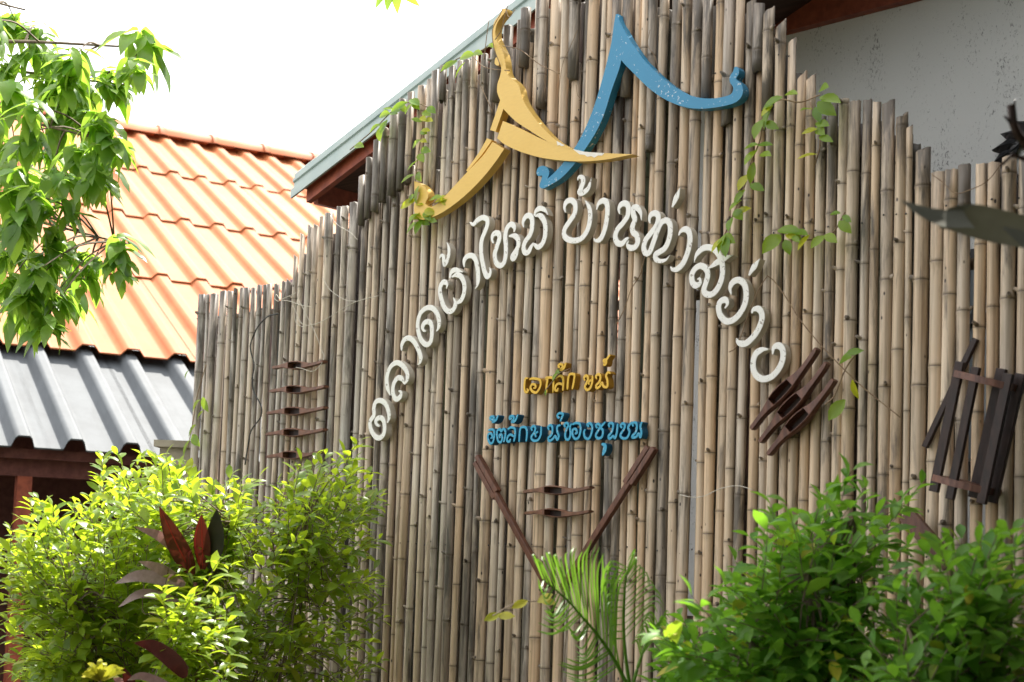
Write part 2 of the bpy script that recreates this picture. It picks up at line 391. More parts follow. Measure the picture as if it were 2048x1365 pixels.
# ------------------------------------------------------------------ house beside: orange double-wave tiles
E1 = Vector((.872, .489, 0)).normalized()               # along the eaves, away to the right
pitch = math.radians(27.5)
HD = Vector((E1.y, -E1.x, 0))                           # down the slope, seen from above
S1 = HD*math.cos(pitch)+Vector((0, 0, -math.sin(pitch)))
N1 = E1.cross(S1).normalized(); N1 = N1 if N1.z > 0 else -N1
PR = at(450, 450, 16.5)
def rp(px, py):                                         # photograph point on the roof plane -> (along, down)
    d = ray(px, py); t = N1.dot(PR-CAMP)/N1.dot(d); q = CAMP+d*t-PR
    return q.dot(E1), q.dot(S1)
def roofpt(a, s, h=0): return PR+E1*a+S1*s+N1*h
rid = (rp(200, 262)[1]+rp(600, 318)[1])/2; eav = (rp(60, 700)[1]+rp(360, 718)[1])/2
def wave_sheet(W, L, nw, hh, nseg, thick=.012, hw=.5, sl=.24):
    """corrugated sheet: nw rounded humps with flat troughs, local x across, y down the slope"""
    V, Fc = [], []
    for t in (0, 1):
        for i in range(nseg+1):
            u = i/nseg; f = abs((u*nw) % 1-.5)*2; q = min(1, max(0, (hw-f)/sl)); z = hh*(q*q*(3-2*q))
            V.append((u*W, t*L, z))
    n = nseg+1
    for i in range(nseg): Fc.append([i, n+i, n+i+1, i+1])
    for d in (0, thick):                                # own vertices for the thickness seen at the lower edge
        for i in range(n): x, y, z = V[n+i]; V.append((x, y, z-d))
    for i in range(nseg): Fc.append([2*n+i, 3*n+i, 3*n+i+1, 2*n+i+1])
    return V, Fc
def slope_mat(o, a, s, h, tilt):
    ys = (S1+N1*tilt).normalized(); xs = E1; zs = xs.cross(ys)
    zs = zs if zs.dot(N1) > 0 else -zs
    p = roofpt(a, s, h)
    return Matrix(((xs.x, ys.x, zs.x, p.x), (xs.y, ys.y, zs.y, p.y), (xs.z, ys.z, zs.z, p.z), (0, 0, 0, 1)))
hc = roofpt(0, 3.5); house = empty('tiled_house', (hc.x, hc.y, 0), 'house with sunlit orange corrugated tile roof behind the bamboo fence', 'house')
def basemesh(name, V, Fc, mat):
    me = bpy.data.meshes.new(name); me.from_pydata(V, [], Fc); me.polygons.foreach_set('use_smooth', [True]*len(me.polygons)); me.materials.append(mat); return me
rows = 4; TW, TL = .75, (eav-rid)/4
tile = basemesh('roof_tile', *wave_sheet(TW+.03, TL+.1, 2, .058, 32), M['tile'])
inv = wmat(house).inverted()
for r_ in range(rows):
    for c_ in range(-9, 14):
        o = bpy.data.objects.new('roof_tile', tile); COL.objects.link(o); o.parent = house
        o.matrix_basis = inv @ slope_mat(o, c_*TW+random.uniform(-.006, .006), rid+r_*TL-.06, random.uniform(0, .006), .012) 
rtile = None
V, Fc = [], []
for t in range(5):                                      # ridge cap: half barrel with a thicker collar at one end
    x = (0, .09, .092, .75, .77)[t]; rr = (.27, .27, .25, .25, .25)[t]
    for k in range(9):
        a = PI*k/8; V.append((x, -math.cos(a)*rr*1.25, math.sin(a)*rr*.7-.04))
for t in range(4):
    for k in range(8): Fc.append([t*9+k, t*9+k+1, t*9+10+k, t*9+9+k])
rtile = basemesh('ridge_tile', V, Fc, M['ridge'])
for c_ in range(-9, 14):
    p = roofpt(c_*TW+.1, rid-.02, .0); o = bpy.data.objects.new('ridge_tile', rtile); COL.objects.link(o); o.parent = house
    Y = Vector((-E1.y, E1.x, 0)); o.matrix_basis = inv @ Matrix(((E1.x, Y.x, 0, p.x), (E1.y, Y.y, 0, p.y), (0, 0, 1, p.z+.0), (0, 0, 0, 1)))
bk = HD*-1                                              # back slope and walls
a0, a1 = -4.5, 7
q = [roofpt(a0, rid, -.03), roofpt(a1, rid, -.03), roofpt(a1, rid, -.03)+(bk*4+Vector((0, 0, -2.1))), roofpt(a0, rid, -.03)+(bk*4+Vector((0, 0, -2.1)))]
mk('back_slope', q, [[0, 1, 2, 3]], M['tile'], house)
ez = roofpt(0, eav).z
def wallbox(par, name, c, ux, uy, z0, z1, mat): return MB().box(c+Vector((0, 0, (z0+z1)/2)), ux, uy, (0, 0, (z1-z0)/2)).build(name, mat, par)
wc = roofpt(1.2, eav); wc.z = 0
wallbox(house, 'wall', wc+bk*3.9, E1*6.5, bk*2.6, 0, ez-.15, M['maroon'])

# lean-to with grey corrugated sheets under the orange eave
gtop = eav+.02; gbot = (rp(60, 880)[1]+rp(330, 890)[1])/2
pc = roofpt(0, gbot); porch = empty('porch', (pc.x, pc.y, 0), 'dark timber porch under grey corrugated roof sheets at the left', 'porch')
pin = wmat(porch).inverted()
GL = gbot-eav+.25
gs = basemesh('roof_sheet', *wave_sheet(TW+.03, GL, 2, .085, 40, .012, .42, .18), M['gray'])
for c_ in range(-9, 10):
    o = bpy.data.objects.new('roof_sheet', gs); COL.objects.link(o); o.parent = porch
    o.matrix_basis = pin @ slope_mat(o, c_*TW+random.uniform(-.004, .004), eav-.25, -.07, 0)
    o.rotation_mode = 'XYZ'
ge = roofpt(0, gbot-.12, -.14); ge.z -= .0
wallbox(porch, 'fascia', Vector((ge.x, ge.y, 0)), E1*7, HD*.02, ge.z-.07, ge.z+.0, M['maroon'])
wallbox(porch, 'beam', Vector((ge.x, ge.y, 0))-HD*.12, E1*7, HD*.05, ge.z-.19, ge.z-.05, M['maroon'])
tt = ray(45, 1000); tt = tt*(((Vector((ge.x, ge.y, 0))-HD*.12-CAMP).dot(HD))/Vector((tt.x, tt.y, 0)).dot(HD)); PX = (CAMP+tt-Vector((ge.x, ge.y, CAMP.z))).dot(E1)
for k in range(-2, 4):
    c = Vector((ge.x, ge.y, 0))-HD*.12+E1*(PX+k*2.6); wallbox(porch, 'post', c, E1*.05, HD*.05, 0, ge.z-.19, M['redwood'])
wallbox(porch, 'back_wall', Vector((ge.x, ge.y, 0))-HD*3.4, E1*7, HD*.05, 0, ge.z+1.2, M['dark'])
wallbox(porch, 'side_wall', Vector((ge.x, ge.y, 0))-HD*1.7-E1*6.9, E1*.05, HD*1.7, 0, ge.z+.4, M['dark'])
b_ = MB()
for k in range(-6, 7): b_.box(Vector((ge.x, ge.y, ge.z-1.0))-HD*3.33+E1*k*.9, E1*.32, HD*.015, (0, 0, .45))
b_.build('panel', M['maroon'], porch)

# ------------------------------------------------------------------ the building behind the fence
OFF = -.6
e0 = az(pf(592, 350, OFF)); e1 = az(pf(1046, -8, OFF))
sl_ = (e1[1]-e0[1])/(e1[0]-e0[0])
apex_a = e0[0]+5.2
def rake(a, dz=0): return e0[1]+sl_*(min(a, 2*apex_a-a)-e0[0])+dz
bc = fp(apex_a, 0, -3); hall = empty('gabled_building', (bc.x, bc.y, 0), 'gabled building with green metal roof edge and grey stucco wall behind the fence', 'building')
def rake_profile(name, prof, mat, extra=0):
    """profile of (drop below the roof line, distance in front of the rake plane) swept along both rakes"""
    mb = MB()
    for a0, a1 in ((e0[0]-extra, apex_a), (apex_a, 2*apex_a-e0[0])):
        V = []; n = len(prof)
        for a in (a0, a1): V += [fp(a, rake(a)-v, OFF+o) for v, o in prof]
        mb.add(V, [[i, (i+1) % n, n+(i+1) % n, n+i] for i in range(n)]+[list(range(n)), list(range(n, 2*n))])
    return mb.build(name, mat, hall)
rake_profile('rake_trim', [(-.03, -.25), (-.03, -.02), (.0, .012), (.028, .012), (.034, .024), (.05, .024), (.056, .012), (.085, .012), (.1, .035), (.155, .035), (.155, .02), (.1, .0), (.06, -.02), (.0, -.25)], M['trim'])
rake_profile('fascia', [(.1, -.03), (.1, -.002), (.135, -.002), (.135, -.02), (.215, -.02), (.215, -.06)], M['redwood'], -.09)
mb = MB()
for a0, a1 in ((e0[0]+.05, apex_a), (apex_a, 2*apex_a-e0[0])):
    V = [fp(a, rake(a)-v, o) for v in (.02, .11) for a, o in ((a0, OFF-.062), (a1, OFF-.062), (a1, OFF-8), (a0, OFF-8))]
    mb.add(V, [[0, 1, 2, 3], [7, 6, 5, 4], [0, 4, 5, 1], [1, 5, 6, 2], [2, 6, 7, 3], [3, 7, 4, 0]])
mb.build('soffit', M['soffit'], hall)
mb = MB()
for a0, a1 in ((e0[0], apex_a), (apex_a, 2*apex_a-e0[0])):
    V = [fp(a, rake(a)+.025, o) for a, o in ((a0, OFF-.26), (a1, OFF-.26), (a1, OFF-8), (a0, OFF-8))]
    mb.add(V, [[0, 1, 2, 3]])
mb.build('roof_sheet', M['trim'], hall)
mb = MB()                                               # eave board along the low edge, purlins
mb.box(fp(e0[0]+.12, rake(e0[0]+.12)-.16, OFF-4.05), DR*.02, NF*3.98, (0, 0, .07))
mb.build('eave_board', M['redwood'], hall)
WO = -2.1
wl_a = az(pf(1345, 600, WO))[0]; wr_a = 2*apex_a-e0[0]+.2
b0 = az(pf(1560, 60, WO+.05)); b1 = az(pf(1850, 0, WO+.05)); bz = (b0[1]+b1[1])/2
V = [fp(a, z, o) for o in (WO, WO-.15) for a, z in ((wl_a, 0), (wr_a, 0), (wr_a, bz+.1), (wl_a, bz+.1))]
mk('wall', V, [[0, 1, 2, 3], [7, 6, 5, 4], [0, 4, 5, 1], [1, 5, 6, 2], [2, 6, 7, 3], [3, 7, 4, 0]], M['stucco'], hall)
MB().box(fp((e0[0]+1.2+wr_a)/2, bz+.11, WO), DR*((wr_a-e0[0]-1.2)/2), NF*.06, (0, 0, .11)).build('tie_beam', M['redwood'], hall)
V = [fp(apex_a-2.6, bz+.22, WO-.02), fp(apex_a+2.6, bz+.22, WO-.02), fp(apex_a, rake(apex_a)-.12, WO-.02)]
mk('gable_board', V, [[0, 1, 2]], M['maroon'], hall)
sw = fp(wl_a, 0, WO-3)
V = [fp(wl_a+o, z, w) for o in (0, .12) for w, z in ((WO-.16, 0), (WO-6, 0), (WO-6, bz), (WO-.16, bz))]
mk('side_wall', V, [[0, 1, 2, 3], [7, 6, 5, 4], [0, 4, 5, 1], [1, 5, 6, 2], [2, 6, 7, 3], [3, 7, 4, 0]], M['stucco'], hall)
for w in (-2.6, -5):
    pz = fp(e0[0]+.7, 0, w); wallbox(hall, 'post', pz, DR*.06, NF*.06, 0, rake(e0[0]+.7)-.1, M['redwood'])
# window low on the wall, seen through the fence
wa0, wz1 = az(pf(1915, 503, WO+.03)); wa1 = wa0+1.0; wz0 = wz1-1.15
win = MB().box(fp((wa0+wa1)/2, wz1-.03, WO+.022), DR*.5, NF*.022, (0, 0, .03)).box(fp((wa0+wa1)/2, wz0+.03, WO+.022), DR*.5, NF*.022, (0, 0, .03)) \
    .box(fp(wa0+.03, (wz0+wz1)/2, WO+.022), DR*.03, NF*.021, (0, 0, .515)).box(fp(wa1-.03, (wz0+wz1)/2, WO+.022), DR*.03, NF*.021, (0, 0, .515)) \
    .box(fp((wa0+wa1)/2, wz1-.36, WO+.022), DR*.44, NF*.018, (0, 0, .025)).build('window', M['black'], hall)
MB().box(fp((wa0+wa1)/2, (wz0+wz1)/2, WO+.006), DR*.44, NF*.004, (0, 0, .5)).build('pane', M['glass'], win)
mb = MB()
for k in range(5):
    c = fp(wa0+.14+k*.18, wz1-.2, WO+.024); mb.box(c, DR*.022+Vector((0, 0, .004)), NF*.01, Vector((0, 0, .135))+DR*.04*(-1)**k)
mb.build('grille', M['black'], win)
# carved black wreath on the wall
wc_ = pf(2068, 318, WO+.03); rx = .2
wreath = empty('carved_wreath', wc_, 'round black carved leaf ornament on the grey wall at the right edge', 'wall ornament')
A0, Z0 = az(wc_)
mb = MB(); P = [fp(A0+rx*.62*math.cos(t), Z0+rx*.62*math.sin(t), WO+.03) for t in [2*PI*k/28 for k in range(29)]]
mb.tube(P, .018, 6); mb.build('ring', M['black'], wreath)
for k in range(16):
    t = 2*PI*k/16; V = []
    for i in range(6):
        s = i/5; rr = rx*(.62+.52*s); tt = t+.45*s; w = rx*.22*math.sin(PI*min(.98, s*.9+.1))
        V += [fp(A0+rr*math.cos(tt)-w*math.sin(tt)*e, Z0+rr*math.sin(tt)+w*math.cos(tt)*e, WO+o) for e, o in ((-1, .025), (0, .05), (1, .025))]
    mk('carved_leaf', V, [[i*3+j, i*3+j+1, i*3+j+4, i*3+j+3] for i in range(5) for j in (0, 1)], M['black'], wreath)

# ------------------------------------------------------------------ the bamboo fence
fbase = fp(0, 0); fence = empty('bamboo_fence', (fbase.x, fbase.y, 0), 'tall weathered bamboo pole fence with a stepped arched top behind the letters', 'fence')
bands = [(380, 6.827, [(90,200),(210,255),(255,365),(380,490),(495,580),(585,640),(640,700),(712,795),(805,880),(885,960),(965,1030),(1035,1115),(1120,1200),(1205,1275),(1280,1370),(1375,1440),(1448,1520),(1522,1605),(1612,1705),(1710,1790),(1790,1915),(1920,2010)]),
 (660, 6.827, [(100,195),(200,330),(345,435),(440,530),(535,625),(640,730),(735,850),(860,955),(965,1055),(1065,1175),(1190,1290),(1292,1390),(1400,1490),(1495,1590),(1590,1690),(1695,1810),(1815,1920)]),
 (940, 6.827, [(10,120),(125,210),(210,350),(365,485),(490,570),(575,705),(710,825),(830,950),(955,1120),(1120,1241),(1252,1390),(1395,1475),(1480,1640),(1640,1735),(1740,1850),(1855,1978)]),
 (1220, 6.827, [(80,210),(212,315),(318,445),(448,555),(560,700),(705,860),(867,1010),(1010,1162),(1196,1325),(1330,1480),(1480,1615),(1620,1755),(1760,1895),(1900,2048)]),
 (1500, 6.827, [(135,280),(285,435),(438,560),(565,710),(715,855),(860,1000),(1005,1150),(1158,1300),(1305,1480),(1485,1618),(1625,1750),(1755,1940)]),
 (1760, 7.111, [(172,345),(348,445),(452,668),(672,885),(888,1083),(1088,1262),(1342,1495),(1530,1712),(1716,1925),(1930,2120),(2125,2330)])]
row = [(ox+a/s, ox+b/s) for ox, s, L in bands for a, b in L]
top_line = [(380,594),(400,593),(430,589),(500,578),(575,567),(581,566),(583,520),(593,517),(596,496),(606,472),(620,452),(633,452),(634,438),(648,437),(652,430),(672,429),(675,418),(685,415),(700,414),(705,407),(722,405),(725,360),(738,345),(742,322),(752,318),(756,284),(772,280),(776,259),(788,255),(790,228),(801,226),(806,208),(820,200),(830,185),(850,171),(865,156),(882,145),(900,136),(925,125),(960,113),(985,104),(1000,90),(1010,73),(1030,56),(1048,38),(1060,12),(1075,-12),(1110,-30),(1200,-50),(1300,-50),(1330,-5),(1345,-20),(1480,-20),(1486,0),(1508,3),(1510,14),(1527,16),(1530,26),(1548,30),(1550,38),(1566,44),(1568,66),(1584,78),(1590,105),(1602,112),(1604,152),(1626,156),(1630,238),(1648,238),(1650,218),(1668,216),(1670,208),(1712,205),(1780,208),(1786,218),(1792,232),(1816,238),(1818,255),(1832,262),(1834,298),(1856,316),(1858,346),(1890,344),(1940,337),(1980,329),(2050,319),(2110,310)]
def topy(x):
    for (xa, ya), (xb, yb) in zip(top_line, top_line[1:]):
        if xa <= x <= xb: return ya+(yb-ya)*(x-xa)/max(xb-xa, 1e-6)
    return top_line[-1][1] if x > 2000 else top_line[0][1]
def pole_mesh(name, H, r, rnd, slant=0, frayed=False, weather=0, n=12):
    """bamboo culm along +Z: swollen nodes with a groove, slight sway, bud stubs"""
    zs = []; z = rnd.uniform(.05, .35)
    sp = rnd.uniform(.3, .42)
    nodes = []
    while z < H-.02: nodes.append(z); z += sp*rnd.uniform(.85, 1.15)
    rings = [(0, 1.0, 0)]
    last = 0
    for q in nodes:
        if q-.035 > last+.05: rings.append(((last+q)/2, .985, 0))
        for dz, f, mk_ in ((-.035, 1.0, 0), (-.01, 1.03, .12), (-.003, 1.11, .45), (0, .98, 1), (.004, 1.085, .35), (.012, 1.01, .1), (.035, .99, 0)):
            if rings[-1][0] < q+dz < H: rings.append((q+dz, f, mk_))
        last = q
    rings.append((H, .99, .25))
    p1, p2 = rnd.uniform(0, 6), rnd.uniform(0, 6); am = rnd.uniform(.001, .004); fr = rnd.uniform(1.2, 2.4)
    V, Fc, nm, we = [], [], [], []
    for i, (z, f, k) in enumerate(rings):
        cx, cy = am*math.sin(z*fr+p1), am*math.sin(z*fr*.8+p2)
        for j in range(n):
            a = 2*PI*j/n; rr = r*f*(1-.05*z/4)*(1+.025*math.sin(2*a+p1))
            zz = z
            if i == len(rings)-1: zz += slant*math.cos(a)*r+rnd.uniform(-.003, .003)
            if i == 0 and frayed: zz -= rnd.choice((0, .004, .01, .016))
            V.append((cx+rr*math.cos(a), cy+rr*math.sin(a), zz)); nm.append(k)
            we.append(weather+(.3*max(0, 1-(H-z)/.4))+(.5*max(0, 1-z/.2) if frayed else 0))
    for i in range(len(rings)-1):
        for j in range(n): Fc.append([i*n+j, i*n+(j+1) % n, (i+1)*n+(j+1) % n, (i+1)*n+j])
    m = (len(rings)-1)*n
    # hollow end: rim, inner wall, membrane
    c0 = len(V)
    for lev, rr, dz in ((0, .72, 0), (1, .7, -.05)):
        for j in range(n):
            x, y, z = V[m+j]; V.append((x*rr, y*rr, z+dz)); nm.append(.7+.3*lev); we.append(1)
    for j in range(n):
        j2 = (j+1) % n; Fc.append([m+j, m+j2, c0+j2, c0+j]); Fc.append([c0+j, c0+j2, c0+n+j2, c0+n+j])
    Fc.append([c0+n+j for j in range(n)]); Fc.append(list(range(n))[::-1])
    for q in nodes:                                     # bud stubs
        if rnd.random() < .55 and q > .02:
            a = rnd.gauss(math.atan2(NF.y, NF.x), .9); d = Vector((math.cos(a), math.sin(a), .35)).normalized()
            c = Vector((math.cos(a)*r*.93, math.sin(a)*r*.93, q+.008)); t = Vector((-math.sin(a), math.cos(a), 0)); u = d.cross(t)
            ln = rnd.uniform(.008, .024); s = len(V); r0 = r*rnd.uniform(.32, .5)
            for k, (w_, e) in enumerate(((1, -.004), (.75, ln*.5), (.55, ln), (.25, ln*.8))):
                for j in range(7):
                    an = 2*PI*j/7; V.append(tuple(c+d*e+(t*math.cos(an)+u*math.sin(an))*r0*w_)); nm.append((.25, .35, .8, 1)[k]); we.append(.4)
            for k in range(3):
                for j in range(7): Fc.append([s+k*7+j, s+k*7+(j+1) % 7, s+k*7+7+(j+1) % 7, s+k*7+7+j])
            Fc.append([s+21+j for j in range(7)])
    return V, Fc, nm, we
def add_pole(base, H, r, rnd, color, tilt=(0, 0), **k):
    V, Fc, nm, we = pole_mesh('bamboo_pole', H, r, rnd, **k)
    me = bpy.data.meshes.new('bamboo_pole'); me.from_pydata(V, [], Fc)
    me.polygons.foreach_set('use_smooth', [True]*len(me.polygons))
    for an, vals in (('nodemark', nm), ('weather', we)):
        a = me.attributes.new(an, 'FLOAT', 'POINT'); a.data.foreach_set('value', vals)
    me.materials.append(M['bamboo'])
    o = bpy.data.objects.new('bamboo_pole', me); COL.objects.link(o); o.parent = fence
    o.location = base-Vector(fence.location); o.rotation_euler = (tilt[0], tilt[1], 0); o.color = (*color, 1)
    return o
GREY, TAN, PALE, DARK = (.50, .45, .395), (.56, .445, .325), (.61, .53, .435), (.37, .325, .275)
split_line = [(722,450),(740,437),(758,426),(775,400),(792,390),(808,378),(822,372),(850,330),(900,250),(960,230),(1100,200),(1250,170),(1400,240),(1452,240),(1515,168),(1536,202),(1560,229),(1600,240)]
def liny(L, x):
    for (xa, ya), (xb, yb) in zip(L, L[1:]):
        if xa <= x <= xb: return ya+(yb-ya)*(x-xa)/(xb-xa)
    return None
rnd = random.Random(21)
for i, (xa, xb) in enumerate(row):
    xc = (xa+xb)/2; w = xb-xa
    p = pf(xc, 660); Y = p.y
    gapped = i+1 < len(row) and row[i+1][0]-xb > 1.6 or w < 9
    r = w*(1.13 if gapped else 1.04)*Y/F/2
    a, z660 = az(p)
    # follow the upright pole up to where it meets the outline of the fence top
    zt = z660; x_, y_ = xc, 660
    for _ in range(400):
        zt += .015; x_, y_ = proj(fp(a, zt))
        if y_ <= topy(x_): break
    u = (xc-390)/1660
    rr = rnd.random()
    if rr < .1-.03*u: col, wea_ = DARK, .35
    elif rr < .55-.3*u: col, wea_ = GREY, .3
    elif rr < .8: col, wea_ = PALE, .12
    else: col, wea_ = TAN, .08
    if u < .4: g_ = sum(col)/3; k_ = .55*(1-u/.4); col = tuple(c*(1-k_)+g_*k_ for c in col)
    if u > .55 and col is not DARK: col = tuple(.6*c+.4*t for c, t in zip(col, TAN))
    jit = rnd.uniform(.88, 1.1); col = tuple(c*jit for c in col)
    tilt = (rnd.gauss(0, .0009), rnd.gauss(0, .0009)); off = rnd.uniform(-.004, .004)
    sx, sy = proj(fp(a, zt))
    slant = 0
    if sx > 1500: slant = rnd.uniform(.3, 1.0)*(1 if topy(sx+14)-topy(sx-14) > 14 else .1)
    elif topy(sx-10)-topy(sx+10) > 12: slant = -.55 if sx < 655 else rnd.uniform(-.3, .3)
    ys = liny(split_line, sx) if sx > 724 else None
    if ys is not None and (sx < 830 or rnd.random() < .24):
        if sx > 830: ys += rnd.uniform(-90, 110)
        zsplit = zt
        for _ in range(400):
            zsplit -= .01; q = proj(fp(a, zsplit))
            if q[1] >= ys: break
        if zt-zsplit > .15:
            gcol = tuple(.82*c for c in GREY) if rnd.random() < .6 else col
            add_pole(fp(a, zsplit, off+.018), zt-zsplit, r*1.1, rnd, gcol, tilt, slant=slant, frayed=True, weather=.25)
            add_pole(fp(a, 0, off-.012), zsplit+rnd.uniform(.05, .12), r, rnd, col, (0, 0), weather=wea_)
            continue
    add_pole(fp(a, 0, off), zt, r, rnd, col, tilt, slant=slant, weather=wea_)
# added back row closing the joints; dark colour stands in for groove shade
for (xa, xb), (xc_, xd) in zip(row, row[1:]):
    xm = (xb+xc_)/2+(xb-xa)*.12
    if xc_-xb > 3 or min(abs(xm-g) for g in (1229, 1470, 536, 462, 640, 410)) < 6: continue
    thin = .62 if min(abs(xm-991), abs(xm-1128)) < 8 else 1
    p = pf(xm, 660, -.055); a, z = az(p); w = (xb-xa+xd-xc_)/2
    zt = z; 
    for _ in range(400):
        zt += .02; x_, y_ = proj(fp(a, zt, -.055))
        if y_ <= topy(min(max(x_, 381), 2100))+rnd.uniform(25, 60): break
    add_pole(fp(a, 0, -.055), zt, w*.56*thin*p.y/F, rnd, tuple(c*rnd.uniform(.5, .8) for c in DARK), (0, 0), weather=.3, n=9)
# nail heads where the poles are fixed to the rails
mb = MB()
for (xa, xb) in row:
    for ny in (522, 1098, 205):
        p0 = pf((xa+xb)/2, 660); a = az(p0)[0]; z = az(pf(1210, ny))[1]+rnd.uniform(-.012, .012)
        if rnd.random() < .25 or proj(fp(a, z))[1] < topy(proj(fp(a, z))[0])+12: continue
        r_ = (xb-xa)*1.04*p0.y/F/2; c = fp(a-r_*.25+rnd.uniform(-.3, .3)*r_, z, r_*.93+.004); q = [c+DR*math.cos(t)*.0042+Vector((0, 0, math.sin(t)*.0042)) for t in [2*PI*k/7 for k in range(7)]]
        mb.add(q+[c+NF*.003], [[k, (k+1) % 7, 7] for k in range(7)])
mb.build('nail_heads', M['black'], fence)['kind'] = 'stuff'
# rails behind, tied to the poles
aL, aR = az(pf(392, 700))[0], az(pf(2100, 700))[0]
for px, py, l0, l1 in ((950, 1212, aL, aR), (1000, 640, aL+.9, aR), (1100, 180, aL+2.2, aR-2.0), (450, 640, aL, aL+1.4)):
    z = az(pf(px, py, -.055))[1]
    MB().tube([fp(l0+(l1-l0)*k/8, z+rnd.uniform(-.01, .01), -.062) for k in range(9)], .022, 8).build('rail', M['bark'], fence, smooth=True)

# ------------------------------------------------------------------ cut-out letters
def letter(name, label, cat, group, strokes, crop, hw, off_back, t, mat, taper=.55, bev=.0022):
    ox, oy, sc = crop; mb = MB(); cen = []; edge = []
    for si, st in enumerate(strokes):
        th = t-.0012*si; of = off_back+th
        pts = []
        for q in st: pts.append(az(pf(ox+q[0]/sc, oy+q[1]/sc, of)))
        wid = [q[2] if len(q) > 2 else 1 for q in st]
        C = crom([(p[0], p[1], w) for p, w in zip(pts, wid)], 7)
        # even spacing, so that offsets do not fold
        L = [0]
        for i in range(1, len(C)): L.append(L[-1]+math.hypot(C[i][0]-C[i-1][0], C[i][1]-C[i-1][1]))
        tot = L[-1]; n = len(C); cen += [c[:2] for c in C]
        sec = []
        for i, c in enumerate(C):
            tx = C[min(i+1, n-1)][0]-C[max(i-1, 0)][0]; tz = C[min(i+1, n-1)][1]-C[max(i-1, 0)][1]
            m_ = math.hypot(tx, tz) or 1; nx, nz = -tz/m_, tx/m_
            e = min(L[i], tot-L[i])/(hw*3); h = hw*c[2]*min(1, taper+(1-taper)*e)
            if e < .01: h *= .75
            a, z = c[0], c[1]
            sec.append([fp(a+nx*h*k, z+nz*h*k, o) for k, o in ((-1, off_back), (-1, of-bev), (-1+min(.6, bev/h), of), (1-min(.6, bev/h), of), (1, of-bev), (1, off_back))])
        nf0 = len(mb.F); V = [v for s in sec for v in s]
        Fc = [[i*6+k, i*6+k+1, i*6+7+k, i*6+6+k] for i in range(n-1) for k in range(5)]
        Fc += [[i*6, i*6+6, i*6+11, i*6+5] for i in range(n-1)]
        Fc += [[0, 5, 4, 3, 2, 1], [(n-1)*6+k for k in range(6)]]
        mb.add(V, Fc); edge += [nf0+i*5+k for i in range(n-1) for k in (0, 4)]+[nf0+len(Fc)-2, nf0+len(Fc)-1]
    c0 = np.mean(np.array(cen), axis=0)
    o = mb.build(name, mat, None, loc=fp(c0[0], c0[1], off_back))
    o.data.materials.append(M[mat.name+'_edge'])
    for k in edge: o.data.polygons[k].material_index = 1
    return tag(o, label, cat, group)
cA, cB, cC, cD, cE = (700,330,4.876), (1080,330,3.9), (700,560,4.0133), (1300,460,4.0156), (950,690,5.689)
GW = 'white letters arched across the fence'
